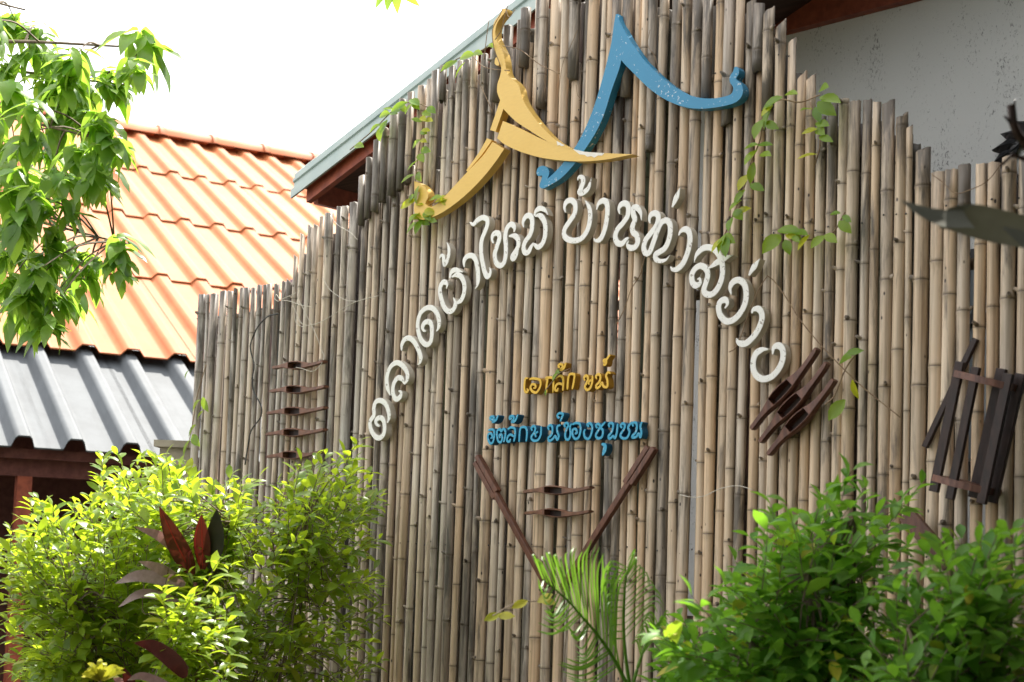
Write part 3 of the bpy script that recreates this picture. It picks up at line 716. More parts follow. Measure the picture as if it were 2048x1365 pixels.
W = [
 ('white cut-out letter ต with an inner curl, lowest at the left end of the arch', cC, [[(238,1178,.6),(212,1160,.8),(208,1128),(235,1108),(262,1122),(275,1170),(270,1235),(237,1270),(200,1258),(167,1205),(160,1140),(190,1088),(190,1030),(205,982),(245,970),(285,1000),(305,1050),(312,1105),(298,1148,.8)]]),
 ('white cut-out letter ล second from the lower left end of the arch', cC, [[(322,928,.6),(298,860),(295,780),(322,702),(372,666),(422,692),(456,745),(458,800),(436,838,.8)], [(436,836,.8),(415,797),(385,787),(355,822),(342,880),(350,935),(372,960),(400,940),(408,905,.8),(388,892,.6)]]),
 ('white hooked vowel า just above the second letter of the lower left arch', cC, [[(412,570,.7),(415,520),(440,477),(480,470),(520,510),(552,575),(567,630),(560,665,.8),(545,682,.4)]]),
 ('white looped letter ด with a curl inside, under the letter with a small tone mark', cC, [[(610,413,.5),(590,408,.7),(582,375),(600,343),(633,338),(653,370),(655,440),(645,498),(612,522),(572,488),(547,420),(542,350),(562,272),(610,228),(658,228),(697,270),(713,330),(710,380),(692,415,.6)]]),
 ('white letter ผ with a curl and a hooked top, left of the tall vowel', cA, [[(938,1208,.6),(945,1167,.8),(915,1143),(887,1170),(874,1230),(887,1304),(917,1390),(962,1432),(1006,1412),(1025,1355),(1005,1295,.4)], [(1020,1362,.7),(1083,1318),(1112,1237),(1110,1155),(1080,1092),(1035,1072),(990,1095,.7)], [(972,1107,.8),(987,1047),(1030,1025,.9),(1100,1048,.3)]]),
 ('small white forked tone mark over the letter left of the tall vowel', cA, [[(872,918,.5),(885,884,.7),(908,895,.8),(913,940,.9),(922,972,.9),(946,935,.9),(962,870,.8),(960,810,.7),(942,756,.3)]]),
 ('white hooked vowel า immediately left of the tall vowel', cA, [[(1112,1000,.6),(1112,935),(1142,893),(1190,888),(1224,932),(1243,1020),(1248,1110),(1240,1170,.8),(1218,1212,.3)]]),
 ('tall white vowel ไ with a waved top and a curled foot', cA, [[(1165,560,.5),(1200,580,.9),(1245,538),(1292,515),(1333,533),(1338,582),(1315,650),(1287,720),(1276,800),(1281,900),(1298,990),(1315,1055),(1335,1090),(1360,1072,.9),(1368,1030,.7),(1355,1005,.5)]]),
 ('white letter ห with a curl and two legs, right of the tall vowel', cA, [[(1397,767,.5),(1383,725,.8),(1400,675),(1440,668),(1455,715),(1432,795),(1410,870),(1420,948),(1455,984),(1495,963),(1515,890),(1518,790),(1512,700),(1530,617),(1570,580),(1603,613),(1598,657,.7)], [(1548,695,.7),(1602,693),(1638,733),(1636,800),(1605,855),(1580,898),(1594,918,.9),(1625,880,.7),(1640,835,.3)]]),
 ('white letter ม with a hooked top, just left of the word gap', cA, [[(1692,610,.5),(1685,562,.8),(1710,508),(1748,495),(1773,535),(1773,620),(1750,690),(1710,745),(1690,805),(1702,853),(1735,853),(1765,800),(1790,762,.8)], [(1785,768,.8),(1830,803),(1875,768),(1900,690),(1903,600),(1883,532),(1845,493),(1803,500,.7)], [(1794,500,.7),(1814,448),(1855,425,.9),(1902,447,.7),(1930,490,.3)]]),
 ('white letter บ curled at its upper left, just right of the word gap', cB, [[(197,372,.5),(190,330,.8),(207,288),(245,278),(273,312),(268,380),(230,440),(192,500),(187,550),(217,583),(270,592),(325,572),(368,510),(388,430),(386,350,.9),(362,295,.6),(348,278,.2)]]),
 ('small white forked tone mark over the letter right of the word gap', cB, [[(293,122,.5),(300,97,.8),(325,97,.9),(336,130),(320,180),(306,212),(330,220),(370,190,.9),(390,140,.6),(400,98,.2)]]),
 ('white hooked vowel า second in the word right of the gap', cB, [[(440,350,.6),(456,303,.9),(490,280),(518,298),(525,360),(515,450),(495,530),(465,583),(430,592,.7),(418,575,.4)]]),
 ('white letter น with a looped right foot, in the middle of the second word', cB, [[(620,384,.5),(614,342,.8),(634,308),(668,303),(688,337),(681,400),(645,455),(602,505),(586,560),(599,606),(635,617),(668,585),(690,568,.7)], [(790,434,.4),(784,378,.7),(755,335),(725,340),(727,387),(738,430),(720,480),(724,525),(754,555),(761,605),(738,642),(702,648),(678,622,.7),(692,590,.4)]]),
 ('white letter ท with an arched middle, under the slanted tone mark', cB, [[(857,457,.5),(852,422,.8),(867,388),(900,379),(922,407),(908,470),(865,530),(822,590),(808,650),(825,692),(855,678),(885,600),(912,520),(945,453),(985,434),(1012,467),(1013,540),(995,610),(965,658),(925,683),(900,703),(905,738,.9),(940,752,.7),(985,738,.5),(1012,703,.2)]]),
 ('short slanted white tone mark near the top of the right arch', cB, [[(1030,332,.75),(1048,288,1.0),(1072,230,1),(1090,180,.3)]]),
 ('white hooked vowel า below the upper slanted tone mark', cB, [[(1080,552,.6),(1097,518,.9),(1135,503),(1163,532),(1168,600),(1148,690),(1114,768),(1070,812),(1032,817,.8),(1016,795,.4)]]),
 ('white letter ส crossed by a slanted bar, on the right arch', cB, [[(1200,762,.3),(1220,702,.8),(1265,655),(1320,645),(1373,673),(1407,730),(1422,800),(1417,880),(1388,958),(1345,1007),(1302,1012),(1277,980),(1293,920),(1307,860),(1293,813),(1250,788),(1207,813),(1183,860),(1188,918),(1215,942),(1247,922,.8),(1243,888,.6),(1226,893,.4)], [(1308,812,.5),(1375,765,1),(1440,728,1),(1505,704,.2)]]),
 ('white spiral letter ว with curled ends on the right arch', cD, [[(652,522,.4),(642,472,.8),(662,423),(710,404),(752,432),(771,500),(762,590),(723,668),(670,722),(612,736),(563,688),(549,620),(567,574),(603,564),(620,595,.8),(600,632,.5)]]),
 ('short slanted white tone mark low on the right arch', cD, [[(793,368,.7),(818,322,1),(850,276,1),(880,232,.3)]]),
 ('white hooked vowel า second from the lower right end of the arch', cD, [[(818,672,.6),(827,643,.9),(863,634),(892,662),(897,720),(868,800),(820,868),(762,915),(708,906),(692,872,.5)]]),
 ('white open letter ง lowest at the right end of the arch', cD, [[(948,962,.4),(900,963,.9),(852,992),(829,1050),(829,1120),(857,1176),(910,1200),(978,1177),(1037,1110),(1066,1030),(1062,962),(1030,930),(993,948,.9),(983,1003,.5)]]),
]
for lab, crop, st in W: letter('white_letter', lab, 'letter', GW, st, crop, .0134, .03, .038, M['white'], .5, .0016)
Ye = [('เ','vowel','leftmost of the yellow row',[[(598,385,.6),(573,385),(562,440),(560,500),(575,540),(602,526),(588,500,.6)]]),
 ('อ','rounded letter','second in the yellow row',[[(617,397,.6),(645,385),(692,387),(735,402),(745,450),(725,510),(690,545),(650,530),(630,490),(645,452),(680,455),(687,488),(662,492,.6)]]),
 ('ก','plain arched letter','third in the yellow row beneath the green leaf',[[(812,548),(812,470),(822,400),(805,380),(850,373),(885,385),(890,450),(884,548,.6)]]),
 ('ล','letter with a low loop','in the middle of the yellow row',[[(915,385,.7),(950,355),(990,365),(1003,420),(998,522)],[(995,455),(955,440),(920,465),(910,512),(935,520),(945,490,.6)]]),
 ('ั','curled mark','above the yellow row beside the green leaf',[[(965,258,.7),(948,250),(955,225),(985,225),(995,255),(970,285),(1010,265),(1032,203)]]),
 ('ก','plain arched letter','before the gap of the yellow row',[[(1050,510),(1055,420),(1070,345),(1105,332),(1130,345),(1122,420),(1105,505)]]),
 ('ษ','letter','just after the gap of the yellow row',[[(1250,410,.7),(1240,375),(1265,350),(1285,385),(1265,440),(1248,480),(1275,515),(1310,490),(1330,430),(1335,350)],[(1300,455,.7),(1290,430),(1318,398)]]),
 ('ณ','double looped letter','rightmost of the yellow row',[[(1385,392,.7),(1375,360),(1400,335),(1425,360),(1415,420),(1378,460),(1385,495),(1420,470),(1442,432),(1465,478),(1505,472),(1503,400),(1490,350),(1515,312),(1540,330,.6)]]),
 ('์','silencer mark','above the right end of the yellow row',[[(1480,200,.7),(1462,190),(1470,170),(1492,180),(1488,215),(1470,230),(1462,212)],[(1490,190),(1505,155),(1535,112)]])]
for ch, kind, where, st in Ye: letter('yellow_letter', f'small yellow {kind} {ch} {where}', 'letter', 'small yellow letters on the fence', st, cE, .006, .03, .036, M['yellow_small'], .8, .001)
Bl = [('อ','rounded letter','leftmost of the blue row',[[(150,975),(190,963),(215,985),(215,1050),(200,1110),(170,1122),(146,1070),(150,1020),(180,1010),(195,1050),(175,1065,.7)]]),
 ('ั','curled mark','above the leftmost blue letter',[[(200,845),(175,850),(172,825),(200,815),(215,840),(195,880),(235,860),(262,802)]]),
 ('ต','notched letter','second in the blue row',[[(285,1062),(275,1030),(300,1022),(308,1065),(292,1108),(265,1100),(248,1040),(252,980),(283,962),(297,985),(322,957),(345,990),(340,1050),(325,1108)]]),
 ('ล','letter with a low loop','third in the blue row',[[(370,962),(410,940),(450,960),(455,1030),(440,1102)],[(440,1045),(400,1022),(370,1050),(363,1093),(390,1102),(402,1070)]]),
 ('ั','curled mark','above the third blue letter',[[(420,835),(395,845),(395,820),(425,810),(440,840),(415,880),(455,865),(487,793)]]),
 ('ก','plain arched letter','fourth in the blue row',[[(500,1107),(505,1020),(517,950),(550,936),(580,950),(590,1010),(580,1102)]]),
 ('ษ','letter','just before the first gap of the blue row',[[(650,980),(640,945),(670,925),(685,960),(665,1010),(638,1050),(660,1090),(710,1085),(745,1030),(752,928)],[(692,1052),(685,1010),(717,988)]]),
 ('ณ','double looped letter','just after the first gap of the blue row',[[(840,970),(830,935),(860,915),(880,950),(870,1020),(833,1060),(845,1095),(885,1070),(910,1040),(935,1080),(952,1040),(932,980),(937,930),(972,913)]]),
 ('์','silencer mark','above the middle of the blue row',[[(960,832),(940,825),(937,798),(965,778),(1000,790),(985,830),(968,872)]]),
 ('ข','letter','in the middle of the blue row',[[(1025,942),(1015,905),(1045,890),(1060,920),(1040,960),(1025,1020),(1032,1070),(1065,1075),(1085,1020),(1080,940),(1097,897)]]),
 ('อ','rounded letter','in the middle of the blue row before a gap',[[(1107,907),(1150,890),(1190,905),(1200,970),(1180,1050),(1140,1072),(1110,1030),(1112,970),(1145,960),(1160,1000),(1135,1012)]]),
 ('ง','open letter','alone after the second gap of the blue row',[[(1295,935),(1275,905),(1310,895),(1332,940),(1320,1020),(1290,1070),(1250,1055),(1238,1000),(1252,960)]]),
 ('ช','letter','above the hanging low vowel in the blue row',[[(1390,950),(1375,920),(1400,900),(1420,930),(1395,985),(1373,1030),(1395,1065),(1440,1050),(1455,980),(1432,940),(1482,878)]]),
 ('ุ','hanging vowel','hanging below the blue row',[[(1438,1130),(1475,1145,1.6),(1472,1200,1.8),(1448,1258)]]),
 ('ม','letter','third from the right end of the blue row',[[(1530,940),(1520,905),(1550,890),(1570,920),(1555,990),(1518,1040),(1530,1070),(1570,1040),(1592,1062),(1612,1000),(1622,898)]]),
 ('ช','letter','second from the right end of the blue row',[[(1670,950),(1655,915),(1685,895),(1705,930),(1680,980),(1653,1030),(1680,1065),(1730,1055),(1757,990),(1740,940),(1782,878)]]),
 ('น','looped letter','rightmost of the blue row',[[(1800,930),(1790,895),(1820,885),(1840,915),(1830,990),(1788,1040),(1797,1057),(1835,1045),(1860,1010),(1880,1052),(1892,1000),(1880,930),(1897,878)]])]
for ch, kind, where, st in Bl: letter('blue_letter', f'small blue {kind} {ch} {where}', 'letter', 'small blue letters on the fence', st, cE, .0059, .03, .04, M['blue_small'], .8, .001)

# ------------------------------------------------------------------ cut-out roof ornaments
def cutout(name, pts, crop, back, t, mat, parent=None, side=None, smooth_pts=True, bev=.002):
    ox, oy, sc = crop; of = back+t
    P = [az(pf(ox+x/sc, oy+y/sc, of)) for x, y in pts]
    me = bpy.data.meshes.new(name); bm = bmesh.new()
    vs_ = [bm.verts.new(fp(a, z, of)) for a, z in P]; f = bm.faces.new(vs_)
    f.normal_update()
    if f.normal.dot(NF) < 0: f.normal_flip()
    geo = bmesh.ops.extrude_face_region(bm, geom=[f]); nv = [v for v in geo['geom'] if isinstance(v, bmesh.types.BMVert)]
    bmesh.ops.translate(bm, verts=nv, vec=-NF*t)
    for ff in bm.faces: ff.material_index = 0
    bmesh.ops.recalc_face_normals(bm, faces=bm.faces)
    fr = max(bm.faces, key=lambda q: (len(q.verts), q.calc_center_median().dot(NF)))
    bmesh.ops.triangulate(bm, faces=[q for q in bm.faces if len(q.verts) > 4])
    c = sum((v.co for v in bm.verts), Vector())/len(bm.verts)
    o0 = c if parent is None else Vector(parent.location)
    bmesh.ops.translate(bm, verts=bm.verts, vec=-o0)
    bm.to_mesh(me); bm.free(); me.materials.append(mat)
    o = bpy.data.objects.new(name, me); COL.objects.link(o)
    if parent is None: o.location = o0
    else: o.parent = parent
    return o
cF, cG = (780, 0, 3.0327), (1050, 0, 3.4128)
def rounded(pts, sharp=(), sub=3):
    """closed smooth outline, keeping the listed corners sharp"""
    n = len(pts); out = []
    idx = sorted(sharp); 
    if not idx: idx = [0]
    idx2 = idx+[idx[0]+n]
    for s, e in zip(idx2, idx2[1:]):
        seg = [pts[k % n] for k in range(s, e+1)]
        c = crom(seg, sub) if len(seg) > 2 else [np.array(seg[0]), np.array(seg[1])]
        out += [tuple(p) for p in c[:-1]]
    return out
yl = empty('yellow_gable_ornament', pf(1050, 290, .06), 'yellow cut-out gable ornament with a tall finial, overlapping the blue one', 'gable ornament')
body = [(683,55),(702,52),(700,72),(680,98),(657,128),(642,167),(639,215),(656,262),(683,315),(697,370),(705,430),(720,462),(755,490),(785,530),(800,590),(830,650),(880,720),(940,790),(1010,855),(1110,907),(1015,885),(930,845),(850,795),(760,735),(688,662),(640,800),(607,790),(668,610),(650,560),(652,510),(665,470),(675,420),(668,385),(655,400),(635,387),(640,352),(652,345),(630,300),(622,240),(622,180),(635,130),(660,95)]
cutout('finial_board', rounded(body, (0, 1, 19, 24, 25, 26, 27, 32)), cF, .046, .045, M['yellow'], yl)
cres = [(685,735),(650,840),(700,880),(800,925),(920,958),(1050,975),(1180,980),(1300,970),(1400,952),(1475,937),(1300,930),(1180,925),(1110,908),(1010,880),(900,835),(800,785)]
cutout('right_crescent', rounded(cres, (0, 1, 9)), cF, .0445, .045, M['yellow'], yl)
lcr = [(622,862),(560,950),(480,1032),(380,1140),(300,1225),(255,1255),(225,1248),(214,1232),(232,1195),(222,1150),(190,1118),(147,1100),(148,1160),(182,1165),(168,1210),(148,1240),(150,1295),(185,1332),(240,1325),(330,1282),(450,1192),(560,1082),(640,982),(692,905)]
cutout('left_crescent', rounded(lcr, (0, 11, 12, 13, 23)), cF, .043, .045, M['yellow'], yl)
cutout('back_strip', rounded([(588,840),(618,852),(560,935),(470,1042),(462,1035),(540,925)], (0, 1, 3, 4)), cF, .04, .036, M['yellow'], yl)
cutout('bare_patch', [(1108,905),(1180,922),(1300,930),(1285,945),(1262,944),(1238,958),(1222,948),(1196,952),(1180,940),(1150,938)], cF, .0897, .0008, M['bare'], yl)
cutout('bare_patch', [(1010,856),(1060,882),(1040,888),(1028,880),(1016,884)], cF, .0912, .0008, M['bare'], yl)
blu = [(620,98),(632,97),(655,165),(720,280),(800,395),(890,490),(990,575),(1100,640),(1200,670),(1300,672),(1390,652),(1418,625),(1418,592),(1398,562),(1398,522),(1420,490),(1427,464),(1445,457),(1460,477),(1456,512),(1440,540),(1472,570),(1488,612),(1478,660),(1440,698),(1370,722),(1260,740),(1150,742),(1040,718),(930,665),(830,590),(740,500),(690,450),(657,412),(640,480),(590,620),(540,780),(480,910),(400,1035),(330,1130),(245,1218),(170,1265),(120,1288),(98,1270),(112,1225),(116,1200),(88,1202),(78,1180),(90,1145),(125,1133),(155,1150),(165,1185),(152,1222),(190,1190),(250,1125),(330,1025),(400,900),(460,760),(520,570),(560,420),(590,290),(608,160)]
bo = cutout('blue_gable_ornament', rounded(blu, (0, 1, 33, 52)), cG, .031, .042, M['blue'])
tag(bo, 'chipped blue cut-out gable ornament with curled ends, upper middle of the fence', 'gable ornament')

# ------------------------------------------------------------------ weaving shuttles
def shuttle(p0, p1, off, label, wid=.052, tipw=.36, mat=None):
    """boat of wood with an open well; p0, p1 = photograph points of its ends"""
    a = pf(*p0, off); b = pf(*p1, off); ax = (b-a); L = ax.length; ax.normalize()
    up = NF.cross(ax).normalized(); up = up if up.z > 0 else -up
    o = empty('weaving_shuttle', a.lerp(b, .5), label, 'weaving shuttle', 'wooden weaving shuttles fixed to the fence')
    st = []
    for t in sorted([.008, .02, .335, .3351, .6, .6001]+[k/22 for k in range(23)]):
        g_ = math.exp(-abs((t-.468)/.2)**2.4); w = tipw+(1-tipw)*g_
        if t < .01 or t > .99: w *= .72
        st.append((t, w, .72+.28*g_, 1 if .335 < t < .60005 and t != .335 else 0))
    V, Fc = [], []; T = .05
    for t, w, d, hole in st:
        c = a.lerp(b, t)+up*(.006*math.sin(t*PI*2)+.004*(2*t-1)**2); h = wid*.5*w; dd = T*d
        inn = h*.72; z = dd*.5; zin = -dd*.42 if hole else z
        pts = [(-h*.7, -dd*.5), (-h, -dd*.15), (-h, z*.7), (-h*.8, z), (-inn, z), (-inn*.98, zin), (inn*.98, zin), (inn, z), (h*.8, z), (h, z*.7), (h, -dd*.15), (h*.7, -dd*.5)]
        V += [c+up*x+NF*y for x, y in pts]
    n = 12
    for i in range(len(st)-1): Fc += [[i*n+k, i*n+(k+1) % n, (i+1)*n+(k+1) % n, (i+1)*n+k] for k in range(n)]
    Fc += [list(range(n)), [(len(st)-1)*n+k for k in range(n)]]
    mk('body', V, Fc, mat or M['shuttle'], o)
    # dark bottom of the well, and the bobbin pin
    c = a.lerp(b, .468); MB().box(c-NF*(T*.36), ax*(L*.13), up*(wid*.33), NF*.002).build('well', M['blackwood'], o)
    return o
LS = [((549,738),(650,725),'topmost shuttle of the left column, with pale wire looped over it'),((543,785),(653,775),'second shuttle from the top of the left column'),((538,829),(652,817),'third shuttle from the top of the left column'),((536,871),(651,861),'fourth shuttle down the left column, clear of the bush'),((538,916),(642,906),'fifth shuttle down the left column, just touching the bush'),((545,1012),(640,1002),'sixth shuttle of the left column, mostly behind bush leaves'),((545,1100),(640,1092),'lowest shuttle of the left column, deep behind the bush')]
for p0, p1, lab in LS: shuttle(p0, p1, .06, 'brown wooden '+lab, .048)
shuttle((1052,986), (1184,977), .06, 'upper of two brown shuttles between the slanted sticks', .042)
shuttle((1053,1029), (1182,1025), .06, 'lower of two brown shuttles between the slanted sticks', .04)
shuttle((1507,860), (1637,700), .06, 'leftmost of three tilted dark shuttles beside the last white letter', .06, .34, M['dwood'])
shuttle((1524,886), (1657,728), .06, 'middle of three tilted dark shuttles beside the last white letter', .06, .34, M['dwood'])
shuttle((1540,911), (1671,762), .06, 'rightmost of three tilted dark shuttles beside the last white letter', .06, .34, M['dwood'])
def stick(tip, knee, end, label, w1=.036, w2=.027):
    A, K, E = pf(*tip, .05), pf(*knee, .05), pf(*end, .05)
    ax = (E-A).normalized(); sd = ax.cross(NF).normalized()
    mb = MB()
    for s in (-1, 1): mb.box((A+K)*.5+sd*s*w1*.38+ax*(.008*s), ax*((K-A).length/2), sd*w1*.34, NF*.016)
    mb.box((A+K)*.5+ax*.01, ax*((K-A).length/2-.02), sd*w1*.12, NF*.008)
    mb.box((K+E)*.5, ax*((E-K).length/2+.015), sd*w2*.5, NF*.014)
    o = mb.build('wooden_stick', M['dwood'], None, loc=(A+E)*.5)
    md = o.modifiers.new('bevel', 'BEVEL'); md.width = .003; md.segments = 2
    return tag(o, label, 'stick', 'pair of slanted grooved sticks')
stick((955,918), (993,992), (1094,1168), 'dark red grooved wooden stick leaning to the right, below the blue letters')
stick((1304,896), (1258,968), (1128,1172), 'dark red grooved wooden stick leaning to the left, at the end of the blue letters')

# ------------------------------------------------------------------ dark wooden reel frame at the right
fr_ = empty('reel_frame', pf(1945, 860, .1), 'dark slatted wooden yarn frame hanging tilted on the fence at the right', 'wooden frame')
def bar(p, q, o0, w, d, name='slat', mat='blackwood'):
    a, b = pf(*p, o0), pf(*q, o0); ax = (b-a).normalized(); sd = ax.cross(NF).normalized()
    ob = MB().box((a+b)*.5, ax*((b-a).length/2), sd*w*.5, NF*d*.5).build(name, M[mat], fr_)
    md = ob.modifiers.new('bevel', 'BEVEL'); md.width = .002; md.segments = 1; return ob
bar((1921,724), (1868,984), .13, .034, .02)
bar((1953,735), (1900,999), .16, .03, .02)
bar((2004,738), (1947,996), .05, .036, .02)
bar((2018,748), (1963,1008), .15, .034, .02)
bar((2042,748), (1984,1006), .10, .036, .02)
bar((1952,678), (1850,895), .03, .022, .02, 'handle')
for yy, x0, x1 in ((760, 1921, 2036), (967, 1878, 1990)):
    a, b = pf(x0, yy-10, .10), pf(x1, yy+18, .10); ax = (b-a).normalized(); n = 8; V = []
    upv = ax.cross(NF).normalized()
    upv = upv if upv.z > 0 else -upv
    for k in range(n+1):
        t = k/n; c = a.lerp(b, t); d = .05+.03*math.sin(PI*t)
        V += [c+NF*d+upv*.012, c-NF*d+upv*.012, c-NF*d-upv*.012, c+NF*d-upv*.012]
    Fc = [[i*4+k, i*4+(k+1) % 4, i*4+4+(k+1) % 4, i*4+4+k] for i in range(n) for k in range(4)]+[[0, 1, 2, 3], [n*4, n*4+1, n*4+2, n*4+3]]
    mk('cross_board', V, Fc, M['dwood'], fr_)
pl_ = MB(); a, b = pf(1812, 1028, .1), pf(1900, 1130, .1); ax = (b-a).normalized(); sd = ax.cross(NF).normalized()
pl_.box((a+b)*.5, ax*((b-a).length/2), sd*.03, NF*.012)
tag(pl_.build('wooden_board', M['dwood'], None, loc=(a+b)*.5), 'reddish brown board leaning on the fence among the right bush leaves', 'board')

# ------------------------------------------------------------------ wires, cable, dry twigs
def wire(name, label, cat, paths, mat, r, off=.055, group=None):
    L = [[Vector(p) for p in crom([pf(q[0], q[1], q[2] if len(q) > 2 else off) for q in P], 6)] for P in paths]
    if len(L) == 1: return tag(MB().tube(L[0], r, 5).build(name, mat, None, smooth=True, loc=L[0][0]), label, cat, group)
    o = empty(name, L[0][0], label, cat, group)
    for P in L: MB().tube(P, r, 5).build('strand', mat, o, smooth=True)
    return o
wire('wire', 'tangle of pale loose wire over the left poles and top shuttle', 'wire', [
 [(549,598),(556,603),(563,599),(575,594),(592,586)],[(549,598),(553,590),(562,600),(580,603),(600,610),(625,615)],
 [(585,612),(590,620),(598,640),(608,650),(625,650),(650,640),(690,615),(715,603),(757,592)],[(600,580),(592,610),(590,640),(600,652),(612,655)],
 [(598,602),(610,625),(632,670),(643,700),(648,715),(640,732,.09),(625,743,.1),(605,738,.1),(592,735,.1)],
 [(645,555),(660,580),(690,600),(712,603)],[(661,432),(675,450),(700,465),(715,480)]], M['wire'], .0018)
wire('cable', 'black cable winding down the left end of the fence', 'cable', [[(556,628),(535,634),(515,655),(502,685),(501,700),(508,730),(505,755),(507,782),(522,812),(521,835),(503,860),(497,885),(490,930)]], M['cable'], .004)
wire('vine_stem', 'thin bare vine stem crossing the middle right poles', 'vine', [[(1290,512,.07),(1280,550),(1262,580),(1248,620),(1232,650)],[(1535,552,.07),(1520,575),(1500,620),(1475,690),(1458,705)],[(1535,552,.07),(1550,565),(1575,600),(1600,640),(1650,700),(1720,770),(1800,835)]], M['twig'], .0022)
wire('dry_twigs', 'dry twigs tangled round the top of the yellow finial', 'twigs', [
 [(1010,5,.11),(1000,30,.11),(985,60,.12),(988,95,.11),(1000,130,.1)],[(1022,-10,.1),(1010,30,.12),(1003,60,.12),(990,80,.11)],[(985,-5,.1),(975,60,.1),(968,120,.1)],[(1030,20,.1),(1018,35,.12),(1012,20,.12)],
 [(1005,92,.1),(1040,100),(1080,130),(1120,148)],[(945,112),(970,135),(1020,142,.1)],[(955,160),(970,190),(985,225)]], M['twig'], .002)
wire('string', 'loose string looped across the upper middle poles', 'string', [[(1155,60),(1140,95),(1125,130),(1118,180),(1115,230)],[(1300,60),(1295,90),(1310,115),(1318,150),(1322,200)],[(1152,170),(1155,190),(1162,198),(1158,202)]], M['twig'], .0014)
wire('string', 'string hanging between the right end poles', 'string', [[(1862,348),(1885,365),(1910,387),(1940,380),(1975,362),(2005,325)]], M['twig'], .0016)
wire('string', 'pale string sagging over the lower right poles', 'string', [[(1360,990),(1385,995),(1410,992),(1440,978),(1475,972),(1505,980)]], M['wire'], .0016)

# ------------------------------------------------------------------ climbing vines
vm = [leaf_mesh('leaf', M['vineleaf'], .5*k, .2, .3, 'oval') for k in (.9, 1.1)]
def vine(label, stems, leaves, L=.075, extra=0):
    P0_ = pf(stems[0][0][0], stems[0][0][1], .06)
    o = empty('climbing_vine', P0_, label, 'vine'); mb = MB()
    for S in stems: mb.tube([Vector(p) for p in crom([pf(x, y, .06+rnd.uniform(-.01, .02)) for x, y in S], 5)], .003, 5)
    mb.build('stem', M['twig'], o, smooth=True)
    mats = []
    big = [S for S in stems if len(S) >= 3]
    for k in range(extra): leaves = leaves+sprinkle(big[k % len(big)], 1, 100+k, s=(.7, 1.2))
    for x, y, dx, dy, s in leaves:
        p = pf(x, y, .07+rnd.uniform(0, .03)); q = pf(x+dx, y+dy, .09+rnd.uniform(0, .05))
        mats.append(frame(p, q-p, NF+Vector((rnd.uniform(-.4, .4), rnd.uniform(-.4, .4), rnd.uniform(.2, .9))), L*s))
    place_leaves(o, mats, vm, 300)
def sprinkle(S, n, sd, spread=8, s=(.7, 1.15)):
    r = random.Random(sd); out = []
    for _ in range(n):
        k = r.randrange(len(S)-1); t = r.random(); x = S[k][0]+(S[k+1][0]-S[k][0])*t; y = S[k][1]+(S[k+1][1]-S[k][1])*t
        a = r.choice((-1, 1)); out.append((x, y, a*r.uniform(14, 28), r.uniform(-8, 24), r.uniform(*s)))
    return out
s1 = [(700,300),(745,262),(775,232),(800,210),(830,205),(855,215)]; s2 = [(835,205),(845,250),(838,300),(832,350),(830,400),(838,440)]
s3 = [(838,440),(850,420),(875,400),(900,385)]
lv = [(815,205,-30,12,1.3),(820,200,30,10,1.2),(800,222,-25,5,1.1),(775,240,-20,30,1.2),(760,255,-4,30,1.2),(845,225,22,4,1),(850,240,25,-2,1),(842,262,20,8,.9),(840,280,-22,18,1),(842,300,25,2,1),(838,320,-20,12,1.1),(835,345,5,25,1),(828,350,-25,10,1.1),(838,372,-10,30,1.2),(832,400,-30,12,1.4),(840,425,-22,14,1.2),(845,430,25,-16,1.3),(870,405,25,-15,1.3),(835,445,-28,20,1.2),(845,440,-10,14,1.1),(860,440,18,3,.9),(855,215,25,15,1)]
vine('leafy vine climbing over the upper left step of the fence', [s1, s2, s3], lv, extra=26)
vine('pale leaves lying over the pole tops left of the yellow finial', [[(880,145),(915,118),(940,112),(975,95)]], [(915,122,-32,14,1.3),(920,118,30,-16,1.4),(945,108,22,-6,1.2),(930,125,-20,22,1.2),(975,95,6,-10,.7),(980,88,8,8,.6)])
s4 = [(1640,190),(1600,205),(1560,200),(1530,225),(1520,280),(1500,330),(1490,370),(1470,420),(1445,480)]
lv = [(1565,195,-30,12,1.5),(1545,210,-15,28,1.4),(1570,190,20,-8,1.2),(1525,240,-14,22,1.3),(1530,245,18,8,1.1),(1640,180,14,-12,1.1),(1640,195,50,2,1.6),(1635,205,30,20,1.4),(1630,215,8,25,1.2),(1515,300,-22,18,1.2),(1508,325,-6,24,1.2),(1520,310,22,-4,1),(1495,350,-16,20,1.2),(1500,370,20,6,1),(1490,380,-14,14,1),(1485,400,-18,10,1),(1470,430,24,-16,1.2),(1465,435,-10,20,1),(1450,470,-12,22,1.1),(1455,475,-6,26,1.2),(1555,462,30,-4,1.5),(1560,470,-25,22,1.6),(1585,465,26,-2,1.3),(1570,480,8,24,1),(1620,470,-20,18,1.1),(1650,470,22,12,1),(1660,430,20,-8,.8)]
vine('leafy vine hanging down the right shoulder of the fence', [s4, [(1445,480),(1420,500)], [(1555,460),(1600,480),(1660,470),(1690,425)], [(1620,205),(1640,280),(1630,330)]], lv, .072, 18)
vine('few leaves on a thin stem below the right shoulder of the fence', [[(1715,705),(1690,740),(1670,790),(1650,810)]], [(1690,710,28,-10,1),(1680,725,16,-14,1.1),(1705,760,4,22,1),(1690,800,-22,24,1.3)])
vine('yellow-green leaves at the left end of the fence', [[(412,730),(395,790),(385,850),(375,900)]], [(405,795,8,30,1.2),(400,800,-20,22,1.1),(392,850,-22,24,1.3),(385,870,14,30,1.2),(395,840,6,-20,.9),(380,880,-18,30,1.2),(378,740,-10,14,.7)], .085)
vine('single green leaf sprig hanging over the yellow letters', [[(1140,738),(1118,748),(1100,770),(1090,782)]], [(1115,745,-10,12,.9),(1112,742,12,8,.7),(1092,780,-2,10,.5)], .06)

